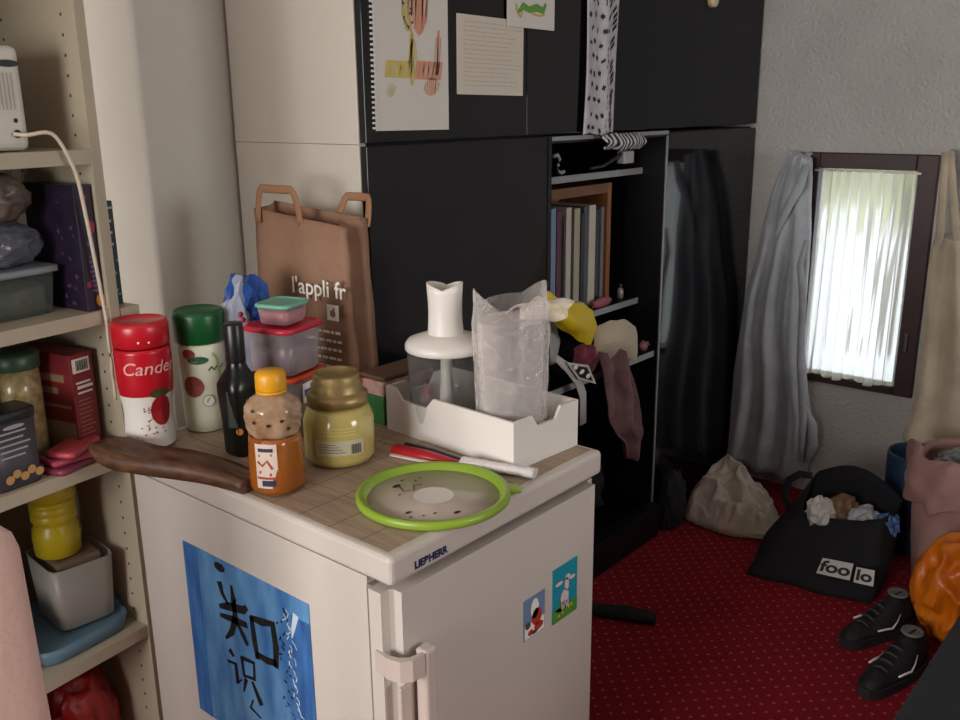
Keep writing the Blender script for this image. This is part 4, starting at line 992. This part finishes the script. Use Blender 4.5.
# cream tote hanging from the window frame
t = thing('cloth_tote', 'cream cotton tote hanging by long straps right of the window', 'bag', (0, 0, 0))
ct = mat('cream_cotton', '#b9ab94', .95, color2='#a5967f', vscale=8, bump=.35, bscale=50, sheen=.2)
tb = [(236, 937, 990), (250, 932, 1000), (275, 928, 1010), (310, 926, 1020), (350, 921, 1026), (385, 917, 1030), (410, 911, 1035), (432, 903, 1040), (445, 906, 1040)]
XT = WALLX-.075; m = MB(); rs = []
for k, (v, ul, ur_) in enumerate(tb):
    a, b = onx(ul, v, XT), onx(ur_, v+4, XT); z = a.z; cy = (a.y+b.y)/2; hw = abs(a.y-b.y)/2; ring = []; kk = k/(len(tb)-1)
    for i in range(64):
        an = 2*PI*i/64; cs, sn = math.cos(an), math.sin(an)
        fold = (.008+.012*kk)*math.sin(7*cs+1.5*kk) + .005*math.sin(13*cs+z*7)
        ring.append((XT-(.05*abs(sn)**.6+fold*abs(sn) if sn > 0 else -.06*abs(sn)**.5), cy+hw*cs, z+.01*noise.noise(Vector((cs*3, sn*2, z*5)))))
    rs.append(ring)
fine = []
for i in range(len(rs)-1):
    for s_ in range(4): f = s_/4; fine.append([Vector(p)*(1-f)+Vector(q)*f for p, q in zip(rs[i], rs[i+1])])
fine.append([Vector(p) for p in rs[-1]]); m.rings(fine); m.build('bag_body', ct, t)
for (u0, u1) in ((946, 939), (950, 957)):
    P = [onx(u0+(u1-u0)*f, 152+92*f, XT-.045+.02*(1-f)) for f in (0, .25, .5, .75, 1)]
    MB().tube(P, .013, 8, .25, up=(1, 0, 0)).build('strap', ct, t)
MB().tube([onx(948, 153, XT-.02), (WALLX-.021, onx(948, 153, XT).y, onx(948, 153, XT).z+.006)], .006, 8).build('hanging_loop', ct, t)

# orange bag
t = thing('orange_bag', 'bright orange plastic bag on the carpet in front of the pink bag', 'bag', (1.805, -.397, 0.001))
m = MB(); m.blob((0, 0, .150), (.116, .102, .150), .32, 1.5, 5, 77, 0, True)
m.build('bag_body', mat('orange_film', '#cf7012', .35, color2='#b85a0c', vscale=8, bump=.5, bscale=25), t)

# sneakers
def shoe(loc, rz, label):
    t = thing('sneaker', label, 'shoe', loc, rz, group='black sneakers by the sofa'); t.scale = (.97, .97, 1)
    def sec(u):  # u 0 heel .. 1 toe
        hw = .034+.013*math.sin(PI*min(1, u*1.15))*(1.0) - (.02*((u-.85)/.15)**2 if u > .85 else 0)
        h = .105 if u < .25 else .105-.055*min(1, (u-.25)/.4)
        if u > .85: h -= .02*((u-.85)/.15)**2
        if u < .06: hw *= .8
        return hw, h
    m = MB(); rs = []
    for k in range(21):
        u = k/20; hw, h = sec(u); x_ = -.14+.28*u
        rs.append([(x_, hw*math.cos(a)*(1-.25*max(0, math.sin(a))), .025+(h-.025)*max(0, math.sin(a))**.8 if math.sin(a) > 0 else .025) for a in [2*PI*i/24 for i in range(24)]])
    m.rings(rs); m.build('upper', mat('shoe_black', '#121214', .7, bump=.3, bscale=80), t)
    m = MB(); rs = []
    for k in range(21):
        u = k/20; hw, h = sec(u); x_ = -.145+.29*u; rs.append([(x_, -hw*1.08, 0), (x_, hw*1.08, 0), (x_, hw*1.08, .026), (x_, -hw*1.08, .026)])
    m.rings(rs, smooth=False); m.build('sole', mat('shoe_sole', '#1d1d1f', .7), t)
    for s_ in (-1, 1):
        m = MB(); m.tube([(-.055, s_*.0345, .062), (-.035, s_*.040, .046), (-.01, s_*.0445, .034), (.02, s_*.0445, .040), (.05, s_*.0425, .043)], [.003, .004, .0045, .004, .003], 6, .7); m.build('white_stripe', white_print, t)
    m = MB()
    for k in range(4): m.tube([(.0+.022*k, -.02, .088-.012*k), (.0+.022*k, 0, .093-.012*k), (.0+.022*k, .02, .088-.012*k)], .003, 6)
    m.build('laces', mat('lace_grey', '#3a3a3c', .8), t)
    m = MB(); m.lathe([(.026, .10), (.030, .104), (.028, .11), (.02, .104)], (-.085, 0, 0), 20); m.build('collar', mat('collar_grey', '#6d6a66', .9), t)
    return t
shoe((1.69, -.232, 0.001), math.radians(160), 'black sneaker with white stripe farther from camera, beside orange bag')
shoe((1.50, -.335, 0.001), math.radians(168), 'black sneaker with white stripe nearest the dark grey sofa corner')

# dark sock/strap on the carpet
m = MB(); m.tube([(1.235, .52, .016), (1.27, .44, .018), (1.30, .37, .02), (1.335, .285, .017)], [.02, .026, .03, .026], 12, .6)
tag(m.build('sock', mat('sock_black', '#141416', .9, bump=.5, bscale=60)), 'black sock lying on the red carpet right of the refrigerator', 'sock', (0, 0, .001))

# dark grey sofa, only a corner in view
t = thing('sofa', 'dark grey ribbed sofa, only its seat corner in view at lower right', 'sofa', (.55, -.525, 0))
rib = mat('ribbed_grey_fabric', '#2a2c31', .9, color2='#222428', vscale=30, stretch=(6, 1, 1), bump=.3, bscale=80)
MB().span((0, -.85, .05), (1.45, 0, .26), .02).build('base', rib, t)
m = MB(); m.box((.725, -.425, .335), (1.46, .86, .14), None, .03, 4); m.build('seat_cushion', rib, t)
MB().box((.725, -.78, .60), (1.45, .14, .40), None, .04, 4).build('backrest', rib, t)
for x_ in (.06, 1.39):
    for y_ in (-.79, -.06): MB().span((x_-.02, y_-.02, 0), (x_+.02, y_+.02, .05)).build('leg', blackin, t)

# ------------------------------------------------------------------ bookcase on the left
S0 = Vector((.034, .75, 0)); SA = math.radians(7.4)
beige = mat('bookcase_beige', '#b0a58f', .5, var=.03, vscale=5)
beige_in = mat('bookcase_inside', '#8f846f', .55, var=.04, vscale=4)
bc = thing('bookcase', 'tall beige bookcase of pantry goods left of the refrigerator', 'bookcase', S0, SA)
BWd, BDp = .80, .27
MB().span((-.02, 0, 0), (0, BDp, 2.2)).build('side_panel', beige, bc)
MB().span((-BWd, 0, 0), (-BWd+.02, BDp, 2.2)).build('side_panel', beige, bc)
MB().span((-BWd+.02, BDp-.006, 0), (-.02, BDp, 2.2)).build('back_panel', beige_in, bc)
for z in (.08, .443, .828, 1.117, 1.412, 1.85, 2.19):
    MB().span((-BWd+.02, .002, z-.026), (-.02, BDp-.006, z)).build('shelf_board', beige, bc)
m = MB()
for yy in (.04, .225):
    for k in range(58):
        z = .16+.0345*k
        if any(abs(z-zz+.013) < .022 for zz in (.443, .828, 1.117, 1.412, 1.85)): continue
        m.lathe([(.0028, 0), (.0028, .0006), (0, .0006)], (-.0201, yy, z), 10, axis=Matrix.Rotation(-PI/2, 3, 'Y'))
m.build('peg_holes', mat('hole_dark', '#4a4035', .8), bc)['kind'] = 'stuff'
def sh(x, y, z=0):   # bookcase local -> world
    return (S0.x+x*math.cos(SA)-y*math.sin(SA), S0.y+x*math.sin(SA)+y*math.cos(SA), z)
Z1, Z2, Z3, Z4, Z5 = 1.4125, 1.1175, .8285, .4435, .0805
# router with cable
t = thing('router', 'white upright router on the upper shelf of the bookcase', 'router', sh(-.159, .03, Z1), SA)
MB().box((0, .06, .088), (.09, .12, .172), None, .012, 3).build('casing', mat('router_white', '#cfcabf', .4), t)
m = MB(); disc(m, planemap((0, 0, 0), (1, 0, 0), (0, 0, 1), (0, -1, 0), .001), .02, .145, .022, .006); m.build('oval_vent', mat('vent_dark', '#2b2b2b', .6), t)
m = MB(); mp = planemap((0, 0, 0), (1, 0, 0), (0, 0, 1), (0, -1, 0), .001)
disc(m, mp, .022, .052, .004); disc(m, mp, .022, .030, .007); m.build('ports', mat('port_black', '#17110e', .5), t)
m = MB()
for k in range(5): rect(m, mp, -.005+.007*k, .07, -.0025+.007*k, .13)
m.build('vent_slots', mat('slot_grey', '#a9a498', .6), t)
P = [(-.145, .026, Z1+.03), (-.135, .005, Z1+.028), (-.10, -.01, Z1+.030), (-.078, -.014, Z1-.005), (-.062, -.012, Z1-.05), (-.053, -.010, Z1-.12), (-.046, -.010, Z1-.2), (-.040, -.009, Z1-.27), (-.037, -.009, Z1-.31), (-.037, -.008, Z1-.36), (-.037, -.008, Z1-.42), (-.037, -.008, Z1-.48)]
P2 = []
for i in range(len(P)-1):
    p0, p1, p2, p3 = [Vector(P[max(0, min(len(P)-1, i+d))]) for d in (-1, 0, 1, 2)]
    for f in (0, .25, .5, .75): P2.append(p1 + (p2-p0)*(.5*f) + (p0*2-p1*5+p2*4-p3)*(.5*f*f) + (-p0+p1*3-p2*3+p3)*(.5*f**3))
tag(MB().tube(P2, .0035, 8).build('cable', mat('cable_cream', '#c9bda8', .45)), 'cream power cable running from the router down the bookcase front', 'cable', sh(0, 0, 0), SA)
# second shelf
t = thing('puzzle_box', 'dark purple patterned box upright on the bookcase shelf under the router', 'box', sh(-.042, .010, Z2+.0005), SA)
MB().span((-.017, 0, 0), (.017, .16, .232), .001).build('box_body', mat('purple_print', '#2c1d33', .4, color2='#1b1728', vscale=30), t)
m = MB(); mp = planemap((0, 0, 0), (1, 0, 0), (0, 0, 1), (0, -1, 0), .0008)
disc(m, mp, .008, .155, .009, .012); disc(m, mp, .0, .21, .008, .005); disc(m, mp, -.008, .05, .006); m.build('red_print', mat('box_red', '#8d2440', .5), t)
m = MB(); disc(m, mp, .012, .018, .010, .012); m.build('orange_flower_print', mat('box_orange', '#c47a2e', .5), t)
m = MB(); disc(m, mp, .004, .125, .007, .006); [rect(m, mp, -.004+.003*(k % 2), .035+k*.009, .008, .040+k*.009) for k in range(8)]; m.build('violet_print', mat('box_violet', '#6a4a7a', .5), t)
m = MB(); mps = planemap((-.017, 0, 0), (0, -1, 0), (0, 0, 1), (-1, 0, 0), .0008); rnd = random.Random(8)
for k in range(30): disc(m, mps, -rnd.uniform(.01, .11), rnd.uniform(.01, .22), rnd.uniform(.0015, .005), n=8)
m.build('speckle_print', mat('box_mauve', '#5c3358', .5), t)
t = thing('food_container', 'clear flat food container with grey lid on bookcase shelf under router', 'container', sh(-.166, .125, Z2+.0005), SA)
m = MB(); m.rings([sq(.165, .115, 0), sq(.17, .12, .004), sq(.185, .13, .075)]); m.build('tub', clear('tub_grey', (.85, .87, .86), .35, .25, hexc('#6a6f6b')), t)
m = MB(); m.rings([sq(.19, .135, .0755), sq(.2, .145, .077), sq(.2, .145, .086), sq(.185, .13, .088)]); m.build('lid', mat('lid_grey', '#858a90', .35), t)
m = MB(); m.rings([sq(.150, .10, .006), sq(.155, .105, .05)]); m.build('contents', mat('herb_mix', '#4a5040', .9, color2='#6f7358', vscale=45), t)
tag(MB().blob((0, 0, .038), (.085, .05, .042), .3, 2.5, 4, 41, 0, True).build('freezer_bag', clear('grey_film', (.8, .82, .86), .6, .2, hexc('#6c6f78'), .7, 40)), 'crumpled grey freezer bag lying on the clear food container', 'bag', sh(-.160, .12, Z2+.089), SA)
tag(MB().blob((0, 0, .04), (.07, .05, .045), .3, 2.5, 4, 43, 0, True).build('nut_bag', mat('nut_mix', '#7d6e62', .35, color2='#5c4f4a', vscale=26)), 'clear bag of brown nuts topmost in the pile under the router', 'bag', sh(-.150, .13, Z2+.172), SA)
# third shelf
t = thing('grain_jar', 'clear jar of pale grain with dark green lid on the middle bookcase shelf', 'jar', sh(-.146, .13, Z3+.0005), SA)
m = MB(); m.lathe([(.036, 0), (.040, .004), (.041, .14), (.040, .185)], seg=36); m.build('jar_body', mat('grain', '#ae9a6c', .3, color2='#83704a', vscale=70, coat=.5), t)
m = MB(); m.lathe([(.043, .186), (.044, .188), (.044, .212), (.04, .216), (0, .216)], seg=36); m.build('lid', mat('jar_lid_green', '#2c4a33', .4), t)
t = thing('grain_jar', 'jar with pale blue lid at left end of the middle bookcase shelf', 'jar', sh(-.232, .15, Z3+.0005), SA)
m = MB(); m.lathe([(.036, 0), (.040, .004), (.041, .15), (.040, .195)], seg=36); m.build('jar_body', mat('grain_dark', '#3f4a4a', .25, coat=.5), t)
m = MB(); m.lathe([(.042, .196), (.043, .198), (.043, .22), (.04, .224), (0, .224)], seg=36); m.build('lid', mat('jar_lid_blue', '#7d929c', .4), t)
t = thing('cereal_box', 'dark red carton with barcode at right end of middle bookcase shelf', 'box', sh(-.062, .05, Z3+.0005), SA+.12)
MB().span((-.026, 0, 0), (.026, .15, .205), .001).build('carton', mat('carton_red', '#7c1f26', .45, color2='#6c1a22', vscale=9), t)
m = MB(); mp = planemap((0, 0, 0), (1, 0, 0), (0, 0, 1), (0, -1, 0), .0008); rect(m, mp, -.022, .168, .018, .196); rect(m, mp, -.016, .136, .02, .142); rect(m, mp, -.018, .146, .016, .150); rect(m, mp, -.016, .126, .018, .130); m.build('white_print', white_print, t)
m = MB(); mpb_ = planemap((0, 0, 0), (1, 0, 0), (0, 0, 1), (0, -1, 0), .0013)
for k in range(10): rect(m, mpb_, -.014+.0028*k, .172, -.0126+.0028*k+(.0006 if k % 2 else 0), .192)
m.build('barcode', black_ink, t)
m = MB()
for k in range(12): rect(m, mp, -.018, .018+k*.0085, .016-(k*7 % 5)*.002, .0205+k*.0085)
m.build('fine_print', mat('fine_pink', '#a65a55', .5), t)
m = MB(); mps = planemap((-.026, 0, 0), (0, -1, 0), (0, 0, 1), (-1, 0, 0), .0008)
rect(m, mps, -.14, .15, -.02, .165); rect(m, mps, -.13, .125, -.04, .138); rect(m, mps, -.14, .098, -.01, .104); rect(m, mps, -.145, .0, -.004, .07); m.build('side_print', mat('side_tan', '#8d7258', .5), t)
t = thing('biscuit_tub', 'dark grey tub with biscuits pictured, front left of middle bookcase shelf', 'tub', sh(-.232, .045, Z3+.0005), SA)
m = MB(); m.rings([sq(.086, .06, 0), sq(.09, .064, .004), sq(.094, .066, .125)]); m.build('tub_body', mat('tub_charcoal', '#37353a', .4), t)
m = MB(); m.rings([sq(.094, .066, .1255), sq(.098, .07, .127), sq(.098, .07, .140), sq(.09, .062, .143)]); m.build('lid', mat('tub_lid', '#1a1c1e', .35), t)
mp = planemap((0, -.033, 0), (1, 0, 0), (0, 0, 1), (0, -1, 0), .0012)
m = MB(); [disc(m, mp, -.02+.014*k, .02+.008*(k % 2), .008) for k in range(5)]; m.build('biscuit_print', mat('biscuit', '#b78a52', .6), t)
m = MB(); [rect(m, mp, -.03, .06+.011*k, .015+.006*(k % 3), .0635+.011*k) for k in range(5)]; disc(m, mp, .0, .115, .02, .004); m.build('pale_print', mat('tub_print', '#9b979a', .6), t)
for k, (dx, dy, rz_, c_, lab) in enumerate(((-.122, .0, .25, '#7d2f44', 'plum paper napkin pack, lowest on the middle bookcase shelf edge'), (-.115, .006, -.1, '#a33f55', 'rose napkin pack in the middle of the napkin pile'), (-.105, .012, .45, '#bb4a52', 'coral red napkin pack on top of the napkin pile'))):
    t = thing('napkin_pack', lab, 'napkins', sh(dx, dy+.03, Z3+.0006+.0125*k), SA+rz_, group='napkin packs on the bookcase')
    m = MB(); m.rings([sq(.10, .058, 0, e=8), sq(.105, .062, .003, e=8), sq(.104, .060, .009, e=8), sq(.096, .055, .012, e=8)]); m.build('pack', mat('napkin_'+c_[1:], c_, .4, var=.25, vscale=25), t)
# fourth shelf
t = thing('storage_bin', 'open frosted plastic bin on the low bookcase shelf under yellow jar', 'bin', sh(-.100, .118, Z4+.0355), SA-.2)
m = MB(); m.rings([sq(.10, .12, 0, e=9), sq(.11, .13, .004, e=9), sq(.125, .145, .135, e=9)], cap1=False); m.build('bin_body', clear('bin_frost', (.92, .9, .87), .5, .35, hexc('#b5b0a6')), t, solid=.002)
tag(MB().span((-.045, -.055, 0), (.045, .055, .137), .006).build('sponge_pack', mat('pack_brown', '#6b5847', .8)), 'brown packet inside the frosted plastic bin', 'packet', sh(-.100, .118, Z4+.0405), SA-.2)
t = thing('yellow_jar', 'yellow ribbed plastic jar standing in the bin on low bookcase shelf', 'jar', sh(-.120, .118, Z4+.179), SA)
m = MB(); m.lathe([(.036, 0), (.043, .006), (.045, .04), (.043, .06), (.038, .068), (.038, .072), (.043, .078), (.043, .09), (.041, .092), (.043, .095), (.043, .105), (.041, .107), (.043, .11), (.042, .12)], seg=36); m.build('jar_body', mat('yellow_tub', '#b3a018', .35), t)
m = MB(); m.lathe([(.044, .121), (.046, .123), (.046, .155), (.043, .158), (0, .158)], seg=36, fn=lambda a, z: 1+.01*math.cos(30*a)); m.build('lid', mat('yellow_lid', '#a89418', .4), t)
t = thing('plastic_tray', 'pale blue plastic tray under the frosted bin on low bookcase shelf', 'tray', sh(-.135, .125, Z4+.0005), SA)
m = MB(); m.rings([sq(.19, .19, 0), sq(.195, .2, .003), sq(.205, .21, .034), sq(.2, .205, .034), sq(.19, .195, .028)]); m.build('tray_body', mat('tray_blue', '#5f7a8c', .4), t)
t = thing('blue_bag', 'dark blue plastic bag left of the frosted bin on low bookcase shelf', 'bag', sh(-.290, .09, Z4+.001), SA)
MB().blob((0, 0, .06), (.05, .06, .07), .3, 2.6, 4, 51, 0).build('bag_body', mat('bag_dark_blue', '#2c4456', .45), t)
tag(MB().blob((0, 0, .02), (.012, .02, .03), .3, 3, 3, 6, 0).build('blue_clip', mat('clip_blue', '#31588a', .4)), 'small blue clip right of the frosted bin on low shelf', 'clip', sh(-.036, .085, Z4+.0005), SA)
t = thing('spray_bottle', 'pale bottle with dark green cap at left end of low bookcase shelf', 'bottle', sh(-.262, .20, Z4+.0005), SA)
m = MB(); m.lathe([(.03, 0), (.034, .005), (.034, .15), (.014, .19), (.014, .2)], seg=28); m.build('bottle_body', mat('bottle_pale', '#8d9690', .35), t)
m = MB(); m.lathe([(.02, .2), (.022, .203), (.022, .25), (.018, .255), (0, .255)], seg=24); m.build('cap', mat('cap_dkgreen', '#20423a', .4), t)
# lowest shelf
t = thing('snack_bag', 'red foil snack bag on the bottom shelf of the bookcase', 'bag', sh(-.125, .12, Z5+.0005), SA)
MB().blob((0, 0, .13), (.08, .055, .14), .25, 3, 4, 61, 0, True).build('bag_body', mat('foil_red', '#a81e18', .35, color2='#7d1512', vscale=12), t)
t = thing('shopping_bag', 'maroon shopping bag with white handle at left of bottom bookcase shelf', 'bag', sh(-.30, .10, Z5+.0005), SA)
MB().blob((0, 0, .13), (.07, .07, .14), .25, 2.4, 4, 63, 0).build('bag_body', mat('maroon_cloth', '#3d1c26', .7), t)
MB().tube([(.075, -.04, .2), (.082, -.055, .16), (.07, -.06, .12), (.06, -.06, .06)], .004, 8).build('handle', white_plastic, t)

# narrow wall shelf beside the bookcase with two books
t = thing('wall_shelf', 'narrow beige shelf board between bookcase and plaster column', 'shelf', sh(.002, 0, 1.092), SA)
MB().span((0, .0, 0), (.042, .2, .022)).build('shelf_board', beige, t)
MB().tube([(.0, .1, .0), (.03, .1, -.0), (.02, .1, -.04), (.0, .1, -.05)], .004).build('bracket', greyedge, t)
t = thing('book', 'book spine with teal, coral and white speckles beside the bookcase upright', 'book', sh(.019, .03, 1.1145), SA)
MB().span((-.013, 0, 0), (.013, .004, .20), .001).span((-.013, .004, 0), (-.010, .13, .20)).span((.010, .004, 0), (.013, .13, .20)).build('cover', mat('teal_speckle', '#1d3237', .5, color2='#142226', vscale=30), t)
MB().span((-.0095, .0045, .003), (.0095, .127, .197)).build('pages', mat('pages', '#b7ac98', .8), t)
mp = planemap((0, 0, 0), (1, 0, 0), (0, 0, 1), (0, -1, 0), .0008); rnd = random.Random(12)
m = MB(); rect(m, mp, -.012, .004, -.002, .042); m.build('coral_print', mat('coral', '#b0524c', .5), t)
m = MB(); [disc(m, mp, rnd.uniform(-.01, .01), rnd.uniform(.02, .09), .0025, n=8) for k in range(16)]; m.build('teal_print', mat('teal_print', '#4f9a98', .5), t)
m = MB(); [rect(m, mp, -.009, .105+.011*k, .002+.004*(k % 2), .110+.011*k) for k in range(7)]; rect(m, mp, -.013, .185, .013, .189); m.build('white_print', mat('grey_white_print', '#a3a8a8', .5), t)
t = thing('folder', 'tall plain dark folder standing behind the speckled book', 'folder', sh(.019, .168, 1.1145), SA)
MB().span((-.012, 0, 0), (.012, .03, .40), .001).build('cover', mat('folder_dark', '#2b2f38', .6), t)

# ------------------------------------------------------------------ pink upholstered chair, only its back in view
ch = thing('upholstered_chair', 'chair with pale pink cloth back at the lower left edge', 'chair', (-.595, .345, 0), math.radians(-18))
pinkc = mat('pale_pink_cloth', '#c4a498', .85, var=.05, vscale=5, bump=.15, bscale=90)
m = MB(); rs = []
for k in range(25):
    u = k/24; z = .46+.575*u; hw = .225 - .012*u - (.12*((u-.84)/.16)**2 if u > .84 else 0)
    rs.append([(hw*math.copysign(abs(math.cos(a))**.7, math.cos(a)), .028*math.sin(a)*(1-.4*u)-.02*u, z-.0*u) for a in [2*PI*i/40 for i in range(40)]])
m.rings(rs); m.build('backrest', pinkc, ch)
MB().box((0, -.21, .44), (.44, .42, .06), None, .02, 3).build('seat', pinkc, ch)
for sx in (-.18, .18):
    for sy in (-.38, -.03): MB().tube([(sx, sy, .42), (sx*1.05, sy, .0)], [.018, .013], 12).build('leg', mat('chair_wood', '#6d5138', .5), ch)
